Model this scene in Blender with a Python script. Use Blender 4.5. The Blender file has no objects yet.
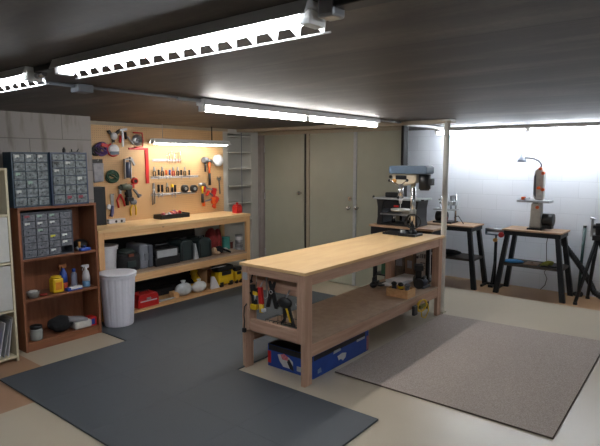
import bpy, math, random
from mathutils import Vector, Matrix
random.seed(7)
PI = math.pi
C = bpy.context.scene.collection

# ---------------------------------------------------------------- camera
CAM = Vector((0.0, 0.0, 1.7049)); F_PX = 527.3; YAW = 0.6762; PITCH = 0.1211
FW = Vector((math.cos(YAW)*math.cos(PITCH), math.sin(YAW)*math.cos(PITCH), -math.sin(PITCH)))
RT = Vector((math.sin(YAW), -math.cos(YAW), 0.0)); UP = RT.cross(FW)
cd = bpy.data.cameras.new('camera'); cam = bpy.data.objects.new('camera', cd); C.objects.link(cam)
cd.sensor_width = 36; cd.lens = 36*F_PX/600; cd.clip_start = 0.05
m = Matrix((RT, UP, -FW)).transposed().to_4x4(); m.translation = CAM
cam.matrix_world = m
bpy.context.scene.camera = cam
# ---------------------------------------------------------------- world / exposure
W = bpy.data.worlds.new('world'); bpy.context.scene.world = W; W.use_nodes = True
W.node_tree.nodes['Background'].inputs[0].default_value = (0.02, 0.02, 0.022, 1)
W.node_tree.nodes['Background'].inputs[1].default_value = 0.3
vs = bpy.context.scene.view_settings
vs.view_transform = 'Standard'; vs.look = 'None'; vs.gamma = 1; vs.use_curve_mapping = False
vs.exposure = 1.95
TUBE_COOL = 13.0      # ceiling tubes
TUBE_FILL = 14.0      # unseen strip light added behind the camera to brighten bench and bin fronts
TUBE_WALL = 19.0      # tube over the white wall
TUBE_BENCH = 11.0     # shop light over the pegboard
TUBE_MID = 16.0

def at(px, py, x=None, y=None, z=None):
    """point of the room that a measured pixel of the photograph shows on a given plane"""
    d = FW + RT*((px-300)/F_PX) - UP*((py-223)/F_PX)
    if x is not None: t = (x-CAM.x)/d.x
    elif y is not None: t = (y-CAM.y)/d.y
    else: t = (z-CAM.z)/d.z
    return CAM + d*t

# ---------------------------------------------------------------- materials
def new_mat(name):
    m = bpy.data.materials.new(name); m.use_nodes = True
    nt = m.node_tree; return m, nt, nt.nodes['Principled BSDF']
MATS = {}
def srgb(c):
    return tuple(((v/255)/12.92 if v/255 <= .04045 else ((v/255+.055)/1.055)**2.4) for v in c) + (1,)
def flat(name, rgb, rough=.5, metal=0, var=.08, scale=30, spec=.5, bump=0, trans=0, alpha=1):
    """plain colour with faint procedural mottling"""
    if name in MATS: return MATS[name]
    m, nt, b = new_mat(name); c = srgb(rgb)
    tc = nt.nodes.new('ShaderNodeTexCoord'); n = nt.nodes.new('ShaderNodeTexNoise')
    n.inputs['Scale'].default_value = scale; n.inputs['Detail'].default_value = 4
    nt.links.new(tc.outputs['Object'], n.inputs['Vector'])
    r = nt.nodes.new('ShaderNodeValToRGB')
    r.color_ramp.elements[0].position = .3; r.color_ramp.elements[1].position = .7
    r.color_ramp.elements[0].color = tuple(v*(1-var) for v in c[:3])+(1,)
    r.color_ramp.elements[1].color = tuple(min(1, v*(1+var)) for v in c[:3])+(1,)
    nt.links.new(n.outputs['Fac'], r.inputs[0]); nt.links.new(r.outputs[0], b.inputs['Base Color'])
    b.inputs['Roughness'].default_value = rough; b.inputs['Metallic'].default_value = metal
    b.inputs['Specular IOR Level'].default_value = spec
    if trans: b.inputs['Transmission Weight'].default_value = trans
    if bump:
        bp = nt.nodes.new('ShaderNodeBump'); bp.inputs['Strength'].default_value = bump; bp.inputs['Distance'].default_value = .01
        nt.links.new(n.outputs['Fac'], bp.inputs['Height']); nt.links.new(bp.outputs[0], b.inputs['Normal'])
    MATS[name] = m; return m
def emit(name, rgb, s):
    m, nt, b = new_mat(name)
    b.inputs['Base Color'].default_value = (0.8, .8, .8, 1)
    b.inputs['Emission Color'].default_value = rgb+(1,); b.inputs['Emission Strength'].default_value = s
    return m
def wood(name, a, b_, scale=(1, 14, 14), rough=.55, knots=True):
    if name in MATS: return MATS[name]
    m, nt, b = new_mat(name)
    tc = nt.nodes.new('ShaderNodeTexCoord'); mp = nt.nodes.new('ShaderNodeMapping'); mp.inputs['Scale'].default_value = scale
    n = nt.nodes.new('ShaderNodeTexNoise'); n.inputs['Scale'].default_value = 2.2; n.inputs['Detail'].default_value = 6; n.inputs['Distortion'].default_value = .6
    nt.links.new(tc.outputs['Object'], mp.inputs[0]); nt.links.new(mp.outputs[0], n.inputs['Vector'])
    r = nt.nodes.new('ShaderNodeValToRGB'); r.color_ramp.elements[0].position = .3; r.color_ramp.elements[1].position = .72
    r.color_ramp.elements[0].color = srgb(a); r.color_ramp.elements[1].color = srgb(b_)
    nt.links.new(n.outputs['Fac'], r.inputs[0])
    out = r.outputs[0]
    if knots:
        v = nt.nodes.new('ShaderNodeTexVoronoi'); v.inputs['Scale'].default_value = 3.0
        nt.links.new(tc.outputs['Object'], v.inputs['Vector'])
        lt = nt.nodes.new('ShaderNodeMath'); lt.operation = 'LESS_THAN'; lt.inputs[1].default_value = .07
        nt.links.new(v.outputs['Distance'], lt.inputs[0])
        mx = nt.nodes.new('ShaderNodeMix'); mx.data_type = 'RGBA'
        s = nt.nodes.new('ShaderNodeMath'); s.operation = 'MULTIPLY'; s.inputs[1].default_value = .6
        nt.links.new(lt.outputs[0], s.inputs[0]); nt.links.new(s.outputs[0], mx.inputs[0])
        nt.links.new(out, mx.inputs[6]); mx.inputs[7].default_value = srgb(tuple(int(v*.55) for v in a))
        out = mx.outputs[2]
    nt.links.new(out, b.inputs['Base Color']); b.inputs['Roughness'].default_value = rough
    MATS[name] = m; return m

def node(nt, t, **kw):
    n = nt.nodes.new(t)
    for k, v in kw.items(): setattr(n, k, v)
    return n
def math_n(nt, op, a, b=None):
    n = nt.nodes.new('ShaderNodeMath'); n.operation = op
    for i, v in enumerate((a, b)):
        if v is None: continue
        if isinstance(v, (int, float)): n.inputs[i].default_value = v
        else: nt.links.new(v, n.inputs[i])
    return n.outputs[0]
def mixc(nt, fac, a, b):
    n = nt.nodes.new('ShaderNodeMix'); n.data_type = 'RGBA'
    if isinstance(fac, (int, float)): n.inputs[0].default_value = fac
    else: nt.links.new(fac, n.inputs[0])
    for i, v in ((6, a), (7, b)):
        if isinstance(v, tuple): n.inputs[i].default_value = v
        else: nt.links.new(v, n.inputs[i])
    return n.outputs[2]

def m_floor():
    m, nt, b = new_mat('painted_floor')
    tc = node(nt, 'ShaderNodeTexCoord'); sep = node(nt, 'ShaderNodeSeparateXYZ'); nt.links.new(tc.outputs['Object'], sep.inputs[0])
    n = node(nt, 'ShaderNodeTexNoise'); n.inputs['Scale'].default_value = 1.3; n.inputs['Detail'].default_value = 7
    nt.links.new(tc.outputs['Object'], n.inputs['Vector'])
    base = mixc(nt, n.outputs['Fac'], srgb((174, 162, 142)), srgb((192, 180, 160)))
    n2 = node(nt, 'ShaderNodeTexNoise'); n2.inputs['Scale'].default_value = 90
    nt.links.new(tc.outputs['Object'], n2.inputs['Vector'])
    base = mixc(nt, math_n(nt, 'MULTIPLY', n2.outputs['Fac'], .25), base, srgb((200, 189, 170)))
    X, Y = sep.outputs[0], sep.outputs[1]
    far = math_n(nt, 'GREATER_THAN', X, 6.64)
    base = mixc(nt, math_n(nt, 'MULTIPLY', far, .8), base, srgb((196, 150, 104)))
    br = math_n(nt, 'MULTIPLY', math_n(nt, 'LESS_THAN', X, 1.93), math_n(nt, 'GREATER_THAN', Y, 3.68))
    base = mixc(nt, math_n(nt, 'MULTIPLY', br, .8), base, srgb((160, 116, 84)))
    nt.links.new(base, b.inputs['Base Color']); b.inputs['Roughness'].default_value = .32
    b.inputs['Specular IOR Level'].default_value = .45
    bp = node(nt, 'ShaderNodeBump'); bp.inputs['Strength'].default_value = .05; nt.links.new(n2.outputs['Fac'], bp.inputs['Height']); nt.links.new(bp.outputs[0], b.inputs['Normal'])
    return m
def m_block(name, paint, line, bw, bh, order, stain=0, rough=.6, bump=.5, off=(0, 0), mort=.004):
    m, nt, b = new_mat(name)
    tc = node(nt, 'ShaderNodeTexCoord'); sep = node(nt, 'ShaderNodeSeparateXYZ'); nt.links.new(tc.outputs['Object'], sep.inputs[0])
    cb = node(nt, 'ShaderNodeCombineXYZ')
    nt.links.new(math_n(nt, 'ADD', sep.outputs[order], off[0]), cb.inputs[0]); nt.links.new(math_n(nt, 'ADD', sep.outputs[2], off[1]), cb.inputs[1])
    br = node(nt, 'ShaderNodeTexBrick'); nt.links.new(cb.outputs[0], br.inputs['Vector'])
    br.inputs['Scale'].default_value = 1; br.inputs['Brick Width'].default_value = bw; br.inputs['Row Height'].default_value = bh
    br.inputs['Mortar Size'].default_value = mort; br.inputs['Mortar Smooth'].default_value = .4
    br.inputs['Color1'].default_value = srgb(paint); br.inputs['Color2'].default_value = srgb(tuple(max(0, v-5) for v in paint)); br.inputs['Mortar'].default_value = srgb(line)
    n = node(nt, 'ShaderNodeTexNoise'); n.inputs['Scale'].default_value = 22; n.inputs['Detail'].default_value = 5
    nt.links.new(tc.outputs['Object'], n.inputs['Vector'])
    col = mixc(nt, math_n(nt, 'MULTIPLY', n.outputs['Fac'], .12), br.outputs['Color'], srgb(line))
    if stain:
        mp = node(nt, 'ShaderNodeMapping'); mp.inputs['Scale'].default_value = (9, 9, 1.6); nt.links.new(tc.outputs['Object'], mp.inputs[0])
        s = node(nt, 'ShaderNodeTexNoise'); s.inputs['Scale'].default_value = 1.2; s.inputs['Detail'].default_value = 5; nt.links.new(mp.outputs[0], s.inputs['Vector'])
        r = node(nt, 'ShaderNodeValToRGB'); r.color_ramp.elements[0].position = .55; r.color_ramp.elements[1].position = .72
        nt.links.new(s.outputs['Fac'], r.inputs[0])
        col = mixc(nt, math_n(nt, 'MULTIPLY', r.outputs[0], stain), col, srgb((88, 76, 70)))
    nt.links.new(col, b.inputs['Base Color']); b.inputs['Roughness'].default_value = rough
    bp = node(nt, 'ShaderNodeBump'); bp.inputs['Strength'].default_value = bump; bp.inputs['Distance'].default_value = .004
    h = math_n(nt, 'SUBTRACT', math_n(nt, 'MULTIPLY', n.outputs['Fac'], .4), br.outputs['Fac'])
    nt.links.new(h, bp.inputs['Height']); nt.links.new(bp.outputs[0], b.inputs['Normal'])
    return m
def m_ceiling():
    m, nt, b = new_mat('board_marked_concrete')
    tc = node(nt, 'ShaderNodeTexCoord'); mp = node(nt, 'ShaderNodeMapping'); mp.inputs['Scale'].default_value = (1.9, .35, 1)
    nt.links.new(tc.outputs['Object'], mp.inputs[0])
    n = node(nt, 'ShaderNodeTexNoise'); n.inputs['Scale'].default_value = 1.4; n.inputs['Detail'].default_value = 5; n.inputs['Roughness'].default_value = .45; n.inputs['Distortion'].default_value = .8
    nt.links.new(mp.outputs[0], n.inputs['Vector'])
    r = node(nt, 'ShaderNodeValToRGB'); e = r.color_ramp.elements
    e[0].position = .25; e[0].color = srgb((62, 57, 56)); e[1].position = .78; e[1].color = srgb((114, 105, 100))
    x = e.new(.52); x.color = srgb((78, 72, 70))
    nt.links.new(n.outputs['Fac'], r.inputs[0])
    n2 = node(nt, 'ShaderNodeTexNoise'); n2.inputs['Scale'].default_value = 45; n2.inputs['Detail'].default_value = 5; nt.links.new(tc.outputs['Object'], n2.inputs['Vector'])
    mp2 = node(nt, 'ShaderNodeMapping'); mp2.inputs['Scale'].default_value = (5, .9, 1); nt.links.new(tc.outputs['Object'], mp2.inputs[0])
    n3 = node(nt, 'ShaderNodeTexNoise'); n3.inputs['Scale'].default_value = 1.6; n3.inputs['Detail'].default_value = 7; n3.inputs['Roughness'].default_value = .65; nt.links.new(mp2.outputs[0], n3.inputs['Vector'])
    r3 = node(nt, 'ShaderNodeValToRGB'); r3.color_ramp.elements[0].position = .50; r3.color_ramp.elements[1].position = .72; nt.links.new(n3.outputs['Fac'], r3.inputs[0])
    base = mixc(nt, math_n(nt, 'MULTIPLY', r3.outputs[0], .38), r.outputs[0], srgb((142, 130, 122)))
    col = mixc(nt, math_n(nt, 'MULTIPLY', n2.outputs['Fac'], .55), base, srgb((58, 53, 52)))
    sep = node(nt, 'ShaderNodeSeparateXYZ'); nt.links.new(tc.outputs['Object'], sep.inputs[0])
    seam = math_n(nt, 'LESS_THAN', math_n(nt, 'ABSOLUTE', math_n(nt, 'SUBTRACT', math_n(nt, 'FRACT', math_n(nt, 'MULTIPLY', sep.outputs[0], 1/1.22)), .5)), .006)
    col = mixc(nt, math_n(nt, 'MULTIPLY', seam, .5), col, srgb((50, 44, 42)))
    nt.links.new(col, b.inputs['Base Color']); b.inputs['Roughness'].default_value = .6
    bp = node(nt, 'ShaderNodeBump'); bp.inputs['Strength'].default_value = .25; nt.links.new(n.outputs['Fac'], bp.inputs['Height']); nt.links.new(bp.outputs[0], b.inputs['Normal'])
    return m
def m_peg():
    m, nt, b = new_mat('tan_pegboard')
    tc = node(nt, 'ShaderNodeTexCoord'); sep = node(nt, 'ShaderNodeSeparateXYZ'); nt.links.new(tc.outputs['Object'], sep.inputs[0])
    def cell(s): 
        f = math_n(nt, 'SUBTRACT', math_n(nt, 'FRACT', math_n(nt, 'MULTIPLY', s, 1/.0254)), .5)
        return math_n(nt, 'MULTIPLY', f, f)
    d = math_n(nt, 'LESS_THAN', math_n(nt, 'ADD', cell(sep.outputs[0]), cell(sep.outputs[2])), .014)
    n = node(nt, 'ShaderNodeTexNoise'); n.inputs['Scale'].default_value = 3; n.inputs['Detail'].default_value = 5; nt.links.new(tc.outputs['Object'], n.inputs['Vector'])
    col = mixc(nt, n.outputs['Fac'], srgb((200, 160, 114)), srgb((214, 176, 130)))
    col = mixc(nt, math_n(nt, 'MULTIPLY', d, .8), col, srgb((84, 54, 30)))
    nt.links.new(col, b.inputs['Base Color']); b.inputs['Roughness'].default_value = .5
    return m
def m_fibre(name, a, b_, scale=160, bump=.6, rough=.95):
    m, nt, b = new_mat(name)
    tc = node(nt, 'ShaderNodeTexCoord'); n = node(nt, 'ShaderNodeTexNoise'); n.inputs['Scale'].default_value = scale; n.inputs['Detail'].default_value = 3
    nt.links.new(tc.outputs['Object'], n.inputs['Vector'])
    n2 = node(nt, 'ShaderNodeTexNoise'); n2.inputs['Scale'].default_value = 2.5; n2.inputs['Detail'].default_value = 4; nt.links.new(tc.outputs['Object'], n2.inputs['Vector'])
    r = node(nt, 'ShaderNodeValToRGB'); r.color_ramp.elements[0].position = .35; r.color_ramp.elements[1].position = .65
    r.color_ramp.elements[0].color = srgb(a); r.color_ramp.elements[1].color = srgb(b_); nt.links.new(n.outputs['Fac'], r.inputs[0])
    col = mixc(nt, math_n(nt, 'MULTIPLY', n2.outputs['Fac'], .3), r.outputs[0], srgb(a))
    nt.links.new(col, b.inputs['Base Color']); b.inputs['Roughness'].default_value = rough
    bp = node(nt, 'ShaderNodeBump'); bp.inputs['Strength'].default_value = bump; bp.inputs['Distance'].default_value = .004
    nt.links.new(n.outputs['Fac'], bp.inputs['Height']); nt.links.new(bp.outputs[0], b.inputs['Normal'])
    return m

M_FLOOR = m_floor(); M_CEIL = m_ceiling(); M_PEG = m_peg()
M_WHITEBLOCK = m_block('white_block', (228, 232, 239), (208, 212, 219), .40, .203, 1, rough=.65, bump=.3, mort=.003)
M_GREYBLOCK = m_block('grey_block', (150, 144, 140), (104, 98, 96), .62, .30, 0, stain=.75, bump=.5, off=(.22, -.09))
M_WALLW = flat('white_wall_paint', (186, 184, 178), .6, var=.03, scale=4)
M_REARW = flat('rear_wall_paint', (190, 188, 184), .7, var=.04, scale=3)
M_DOOR = flat('olive_door_paint', (160, 161, 146), .45, var=.03, scale=5)
M_CASE = flat('door_casing', (158, 148, 130), .5, var=.06)
M_JAMB = flat('jamb_mauve', (140, 130, 128), .5, var=.08, scale=12)
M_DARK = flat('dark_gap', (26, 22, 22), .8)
M_BEAM = flat('beam_beige', (158, 148, 132), .6, var=.08, scale=8)
M_CARPET = m_fibre('carpet', (148, 136, 128), (182, 170, 161), 120)
M_MAT = m_fibre('foam_mat', (68, 73, 79), (79, 85, 91), 220, .3, .58)
M_TOP = wood('bench_top_plywood', (224, 184, 132), (238, 204, 154), (1, 5, 5), .42, knots=False)
M_PINE = wood('pine_lumber', (206, 158, 108), (230, 186, 136), (1.2, 16, 16), .5)
M_PINEV = wood('pine_lumber_upright', (206, 158, 108), (230, 186, 136), (16, 16, 1.2), .5)
M_FIR = wood('fir_lumber', (176, 138, 116), (202, 166, 142), (1.2, 16, 16), .55)
M_FIRV = wood('fir_lumber_upright', (176, 138, 116), (202, 166, 142), (16, 16, 1.2), .55)
M_FIRY = wood('fir_lumber_across', (176, 138, 116), (202, 166, 142), (16, 1.2, 16), .55)
M_SHELF = wood('shelf_particleboard', (170, 146, 126), (188, 164, 142), (6, 6, 6), .7, knots=False)
M_CHERRY = wood('cherry_laminate', (124, 78, 54), (150, 98, 70), (1.5, 12, 12), .38, knots=False)
M_CHERRYV = wood('cherry_laminate_upright', (124, 78, 54), (150, 98, 70), (12, 12, 1.5), .38, knots=False)
M_STANDWOOD = wood('stand_top_wood', (164, 130, 102), (188, 156, 126), (8, 1.5, 8), .5, knots=False)
M_MELA = flat('white_melamine', (196, 196, 192), .45, var=.03)
M_CREAM = flat('cream_edge', (206, 196, 168), .5, var=.04)
M_WHITEP = flat('white_plastic', (206, 206, 212), .4, var=.03)
M_WHITE = flat('white_enamel', (214, 214, 214), .35, var=.02)
M_SATIN = flat('satin_steel', (176, 178, 182), .35, metal=.9, var=.05)
M_CHROME = flat('chrome', (210, 212, 216), .15, metal=1, var=.02)
M_CAST = flat('grey_cast_iron', (138, 138, 134), .45, metal=.3, var=.06)
M_BLACK = flat('black_plastic', (26, 27, 30), .45)
M_BLKSTEEL = flat('black_steel', (30, 33, 38), .4, metal=.3, var=.1)
M_SLATE = flat('slate_blue_enamel', (84, 102, 122), .4, var=.05)
M_IVORY = flat('ivory_enamel', (200, 190, 170), .4, var=.04)
M_RED = flat('red_plastic', (190, 34, 34), .4)
M_ORANGE = flat('orange_plastic', (226, 96, 34), .4)
M_YELLOW = flat('yellow_plastic', (226, 186, 32), .4)
M_BLUE = flat('blue_plastic', (36, 72, 160), .4)
M_TEAL = flat('teal_plastic', (70, 150, 140), .45)
M_GREEN = flat('dark_green_plastic', (44, 78, 56), .5)
M_GREENBLK = flat('green_black_case', (38, 50, 52), .45)
M_GREY = flat('mid_grey_plastic', (112, 116, 124), .5)
M_LGREY = flat('light_grey_plastic', (168, 172, 176), .5)
M_PURPLE = flat('purple_cord', (92, 62, 120), .5)
M_PINK = flat('pink_red_parts', (206, 110, 118), .5, var=.3, scale=60)
M_CARD = flat('cardboard', (176, 136, 96), .8, var=.06)
M_PAPER = flat('white_paper', (222, 222, 226), .8, var=.03)
M_CLOTHW = flat('white_cloth', (200, 198, 194), .9, var=.08, bump=.4)
M_CLOTHB = flat('black_cloth', (26, 26, 30), .9, var=.2, bump=.4)
M_CLOTHG = flat('grey_cloth', (138, 138, 144), .9, var=.12, bump=.4)
M_REDCLOTH = flat('dark_red_cloth', (140, 48, 48), .9, var=.25, bump=.5)
M_BLUECLOTH = flat('light_blue_cloth', (70, 150, 210), .8, var=.1, bump=.3)
M_CLEAR = flat('clear_drawer_plastic', (124, 132, 136), .22, var=.55, scale=38)
M_CLEARG = flat('clear_drawer_plastic_grey', (116, 120, 128), .25, var=.35, scale=38)
M_CABBLUE = flat('blue_green_cabinet', (44, 66, 84), .4)
M_CABSLATE = flat('slate_cabinet', (60, 74, 100), .4)
M_CABGREY = flat('grey_cabinet', (70, 74, 84), .45)
M_BIN = flat('pale_lilac_plastic', (218, 218, 229), .42, var=.02)
M_BOXBLUE = flat('printed_blue_card', (28, 66, 148), .45, var=.12, scale=8)
M_TAN = flat('tan_knob', (196, 140, 70), .5)
M_GLASS = flat('clear_jar', (206, 212, 210), .1, var=.05, trans=.6)

# ---------------------------------------------------------------- mesh builder
class MB:
    def __init__(s): s.v = []; s.f = []; s.sm = []
    def add(s, vs_, fs, smooth=False):
        o = len(s.v); s.v += [tuple(v) for v in vs_]
        for f in fs: s.f.append(tuple(i+o for i in f)); s.sm.append(smooth)
        return s
    def box(s, x0, x1, y0, y1, z0, z1, M=None):
        x0, x1 = sorted((x0, x1)); y0, y1 = sorted((y0, y1)); z0, z1 = sorted((z0, z1))
        v = [Vector(p) for p in ((x0,y0,z0),(x1,y0,z0),(x1,y1,z0),(x0,y1,z0),(x0,y0,z1),(x1,y0,z1),(x1,y1,z1),(x0,y1,z1))]
        if M: v = [M @ p for p in v]
        return s.add(v, [(3,2,1,0),(4,5,6,7),(0,1,5,4),(1,2,6,5),(2,3,7,6),(3,0,4,7)])
    def beam(s, p0, p1, w, h, up=(0, 0, 1)):
        p0, p1 = Vector(p0), Vector(p1); d = (p1-p0).normalized(); u = Vector(up)
        sx = d.cross(u)
        if sx.length < 1e-4: sx = d.cross(Vector((1, 0, 0)))
        sx.normalize(); uy = sx.cross(d).normalized()
        v = []
        for p in (p0, p1):
            for a, b in ((-1,-1),(1,-1),(1,1),(-1,1)): v.append(p+sx*a*w/2+uy*b*h/2)
        return s.add(v, [(3,2,1,0),(4,5,6,7),(0,1,5,4),(1,2,6,5),(2,3,7,6),(3,0,4,7)][:2]+[(0,1,5,4),(1,2,6,5),(2,3,7,6),(3,0,4,7)])
    def cyl(s, p0, p1, r0, r1=None, n=16, cap=True):
        if r1 is None: r1 = r0
        p0, p1 = Vector(p0), Vector(p1); d = (p1-p0).normalized()
        a = d.orthogonal().normalized(); b = d.cross(a)
        v = []
        for p, r in ((p0, r0), (p1, r1)):
            for i in range(n):
                t = 2*PI*i/n; v.append(p+(a*math.cos(t)+b*math.sin(t))*r)
        s.add(v, [(i, (i+1) % n, n+(i+1) % n, n+i) for i in range(n)], True)
        if cap: s.add(v, [tuple(range(n))[::-1], tuple(range(n, 2*n))])
        return s
    def tube(s, pts, r, n=8):
        pts = [Vector(p) for p in pts]; k = len(pts); v = []
        a = (pts[1]-pts[0]).orthogonal().normalized()
        for i, p in enumerate(pts):
            d = (pts[min(i+1, k-1)]-pts[max(i-1, 0)]).normalized()
            a = (a-d*a.dot(d)); a = a.normalized() if a.length > 1e-6 else d.orthogonal().normalized()
            b = d.cross(a)
            for j in range(n):
                t = 2*PI*j/n; v.append(p+(a*math.cos(t)+b*math.sin(t))*r)
        f = [(i*n+j, i*n+(j+1) % n, (i+1)*n+(j+1) % n, (i+1)*n+j) for i in range(k-1) for j in range(n)]
        f += [tuple(range(n))[::-1], tuple(range((k-1)*n, k*n))]
        return s.add(v, f, True)
    def lathe(s, prof, c=(0, 0, 0), n=24, M=None, smooth=True):
        c = Vector(c); v = []
        for r, z in prof:
            for i in range(n):
                t = 2*PI*i/n; p = Vector((r*math.cos(t), r*math.sin(t), z))
                v.append((M @ p if M else p)+c)
        k = len(prof)
        f = [(i*n+j, i*n+(j+1) % n, (i+1)*n+(j+1) % n, (i+1)*n+j) for i in range(k-1) for j in range(n)]
        s.add(v, f, smooth)
        caps = []
        if prof[0][0] > 1e-5: caps.append(tuple(range(n))[::-1])
        if prof[-1][0] > 1e-5: caps.append(tuple(range((k-1)*n, k*n)))
        return s.add(v, caps)
    def torus(s, c, R, r, axis=(0, 1, 0), n=20, k=8, arc=2*PI, st=0):
        ax = Vector(axis).normalized(); a = ax.orthogonal().normalized(); b = ax.cross(a)
        pts = [Vector(c)+(a*math.cos(st+arc*i/n)+b*math.sin(st+arc*i/n))*R for i in range(n+1)]
        return s.tube(pts, r, k)
    def ball(s, c, rx, ry=None, rz=None, n=14, k=8, M=None, wob=0, seed=0):
        ry = rx if ry is None else ry; rz = rx if rz is None else rz; c = Vector(c); v = []
        rn = random.Random(seed)
        ph = [rn.uniform(0, 6) for _ in range(4)]
        for i in range(k+1):
            t = PI*i/k
            for j in range(n):
                u = 2*PI*j/n; w = 1+wob*(math.sin(3*u+ph[0]+2*t)+.7*math.sin(5*u+4*t+ph[1]))
                p = Vector((rx*w*math.sin(t)*math.cos(u), ry*w*math.sin(t)*math.sin(u), rz*math.cos(t)*(1+wob*math.sin(2*u+ph[2])*math.sin(t))))
                v.append((M @ p if M else p)+c)
        return s.add(v, [(i*n+j, (i+1)*n+j, (i+1)*n+(j+1) % n, i*n+(j+1) % n) for i in range(k) for j in range(n)], True)
    def prism(s, poly, t0, t1, plane='xz'):
        n = len(poly)
        mk = {'xz': lambda a, b, t: (a, t, b), 'xy': lambda a, b, t: (a, b, t), 'yz': lambda a, b, t: (t, a, b)}[plane]
        v = [mk(a, b, t0) for a, b in poly]+[mk(a, b, t1) for a, b in poly]
        return s.add(v, [tuple(range(n)), tuple(range(n, 2*n))[::-1]]+[(i, n+i, n+(i+1) % n, (i+1) % n) for i in range(n)])
    def build(s, name, mat, parent=None, bevel=0, label=None, seg=2):
        me = bpy.data.meshes.new(name); me.from_pydata(s.v, [], s.f)
        me.polygons.foreach_set('use_smooth', s.sm); me.update()
        import bmesh
        bm = bmesh.new(); bm.from_mesh(me); bmesh.ops.remove_doubles(bm, verts=bm.verts, dist=1e-5)
        bmesh.ops.recalc_face_normals(bm, faces=bm.faces); bm.to_mesh(me); bm.free()
        me.materials.append(mat)
        o = bpy.data.objects.new(name, me); C.objects.link(o)
        if parent: o.parent = parent
        if bevel:
            b = o.modifiers.new('bevel', 'BEVEL'); b.width = bevel; b.segments = seg; b.limit_method = 'ANGLE'; b.angle_limit = math.radians(50)
        if label: o['label'] = label
        return o
def thing(name, label, cat, loc=(0, 0, 0), rz=0, group=None):
    o = bpy.data.objects.new(name, None); C.objects.link(o); o.empty_display_size = .05
    o.location = loc; o.rotation_euler = (0, 0, rz); o['label'] = label; o['category'] = cat
    if group: o['group'] = group
    return o
def tag(o, label, cat, group=None, kind=None, loc=None, rz=None):
    o['label'] = label; o['category'] = cat
    if group: o['group'] = group
    if kind: o['kind'] = kind
    if loc is not None: o.location = loc
    if rz is not None: o.rotation_euler = (0, 0, rz)
    return o
def struct(name, mb, mat, bevel=0):
    o = mb.build(name, mat, None, bevel); o['kind'] = 'structure'; return o
def copy_tree(o, parent=None):
    c = o.copy(); C.objects.link(c); c.parent = parent
    for ch in list(o.children): copy_tree(ch, c)
    return c

# ================================================================= THE SETTING
HC = 2.125; XW = 7.28; XD = 5.876; YP = 5.53
struct('floor', MB().box(-2.5, XW+.1, -3, 5.9, -.05, 0), M_FLOOR)
struct('ceiling', MB().box(-2.5, XW+.1, -3, 5.9, HC, HC+.05), M_CEIL)
struct('wall_left', MB().box(-2.5, 2.868, 4.99, 5.9, 0, HC), M_GREYBLOCK)
# recessed wall behind the long workbench, with the shelf niche cut into it
w = MB()
w.box(2.868, 5.25, YP, 5.9, 0, HC); w.box(5.725, XD+.2, YP, 5.9, 0, HC); w.box(5.25, 5.725, 5.72, 5.9, 0, HC); w.box(5.25, 5.725, YP, 5.72, 2.06, HC)
w.box(XD+.2, XW, YP+.1, 5.9, 0, HC)
struct('wall_alcove', w, M_WALLW)
struct('wall_back', MB().box(5.905, 5.985, 3.12, YP, 0, HC), M_WALLW)
struct('wall_right', MB().box(XW, XW+.1, -3, 5.9, 0, HC), M_WHITEBLOCK)
struct('wall_near', MB().box(-2.5, XW, -3.1, -3, 0, HC), M_REARW)
struct('wall_front', MB().box(-2.6, -2.5, -3, 5.9, 0, HC), M_REARW)
struct('trim_1', MB().box(XD, 5.905, 3.12, YP, 2.052, HC), M_CASE)                 # header over the doors
struct('trim_2', MB().box(XD-.004, 5.905, 5.405, YP, 0, 2.052).box(XD-.014, XD-.004, 5.41, 5.44, 0, 2.05).box(XD-.014, XD-.004, 5.48, 5.50, 0, 2.05), M_JAMB, .003)
struct('trim_3', MB().box(XD-.004, 5.905, 4.545, 4.60, 0, 2.052), M_CASE, .003)
struct('trim_4', MB().box(XD-.008, 5.985, 3.085, 3.12, 0, HC), M_DARK)             # dark edge where the partition ends
struct('trim_5', MB().box(5.43, 5.55, 2.30, YP, 2.085, HC), M_BEAM, .004)          # flat beam carried by the post
struct('trim_6', MB().box(2.868, 5.25, YP-.012, YP, 2.085, HC), M_CASE, .002)
def knob(parent, y, z, name='door_handle'):
    MB().cyl((XD+.004, y, z), (XD-.03, y, z), .012).lathe([(.012, 0), (.027, .008), (.03, .02), (.024, .034), (.008, .04), (0, .04)], (XD-.028, y, z), 16, Matrix.Rotation(-PI/2, 3, 'Y')).build(name, M_CHROME, parent)
def door(n, y0, y1, knob_y, kz, bolt=None, hinge=None):
    d = MB().box(XD+.006, 5.904, y0, y1, .01, 2.05).build('door_%d' % n, M_DOOR, None, .002); d['kind'] = 'structure'
    knob(d, knob_y, kz)
    if bolt: MB().cyl((XD+.008, knob_y, bolt), (XD-.012, knob_y, bolt), .026).box(XD-.028, XD-.012, knob_y-.004, knob_y+.004, bolt-.014, bolt+.014).build('deadbolt', M_CHROME, d)
    if hinge:
        for z in (.3, 1.15, 1.85): MB().cyl((XD-.001, hinge, z-.05), (XD-.001, hinge, z+.05), .008).build('hinge', M_SATIN, d)
door(1, 4.645, 5.402, 4.70, 1.22, None, 5.395)
p = at(350, 208, x=XD); p2 = at(358, 208, x=XD); p3 = at(350, 198.7, x=XD)
door(2, 3.815, 4.543, p.y, p.z, p3.z)
door(3, 3.125, 3.765, p2.y, p2.z)
struct('trim_7', MB().box(XD-.006, 5.905, 3.767, 3.813, .01, 2.052), M_LGREY, .002)    # meeting strip of the double door
struct('trim_8', MB().box(XD+.02, 5.905, 4.60, 4.645, 0, 2.052), M_DARK)

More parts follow.
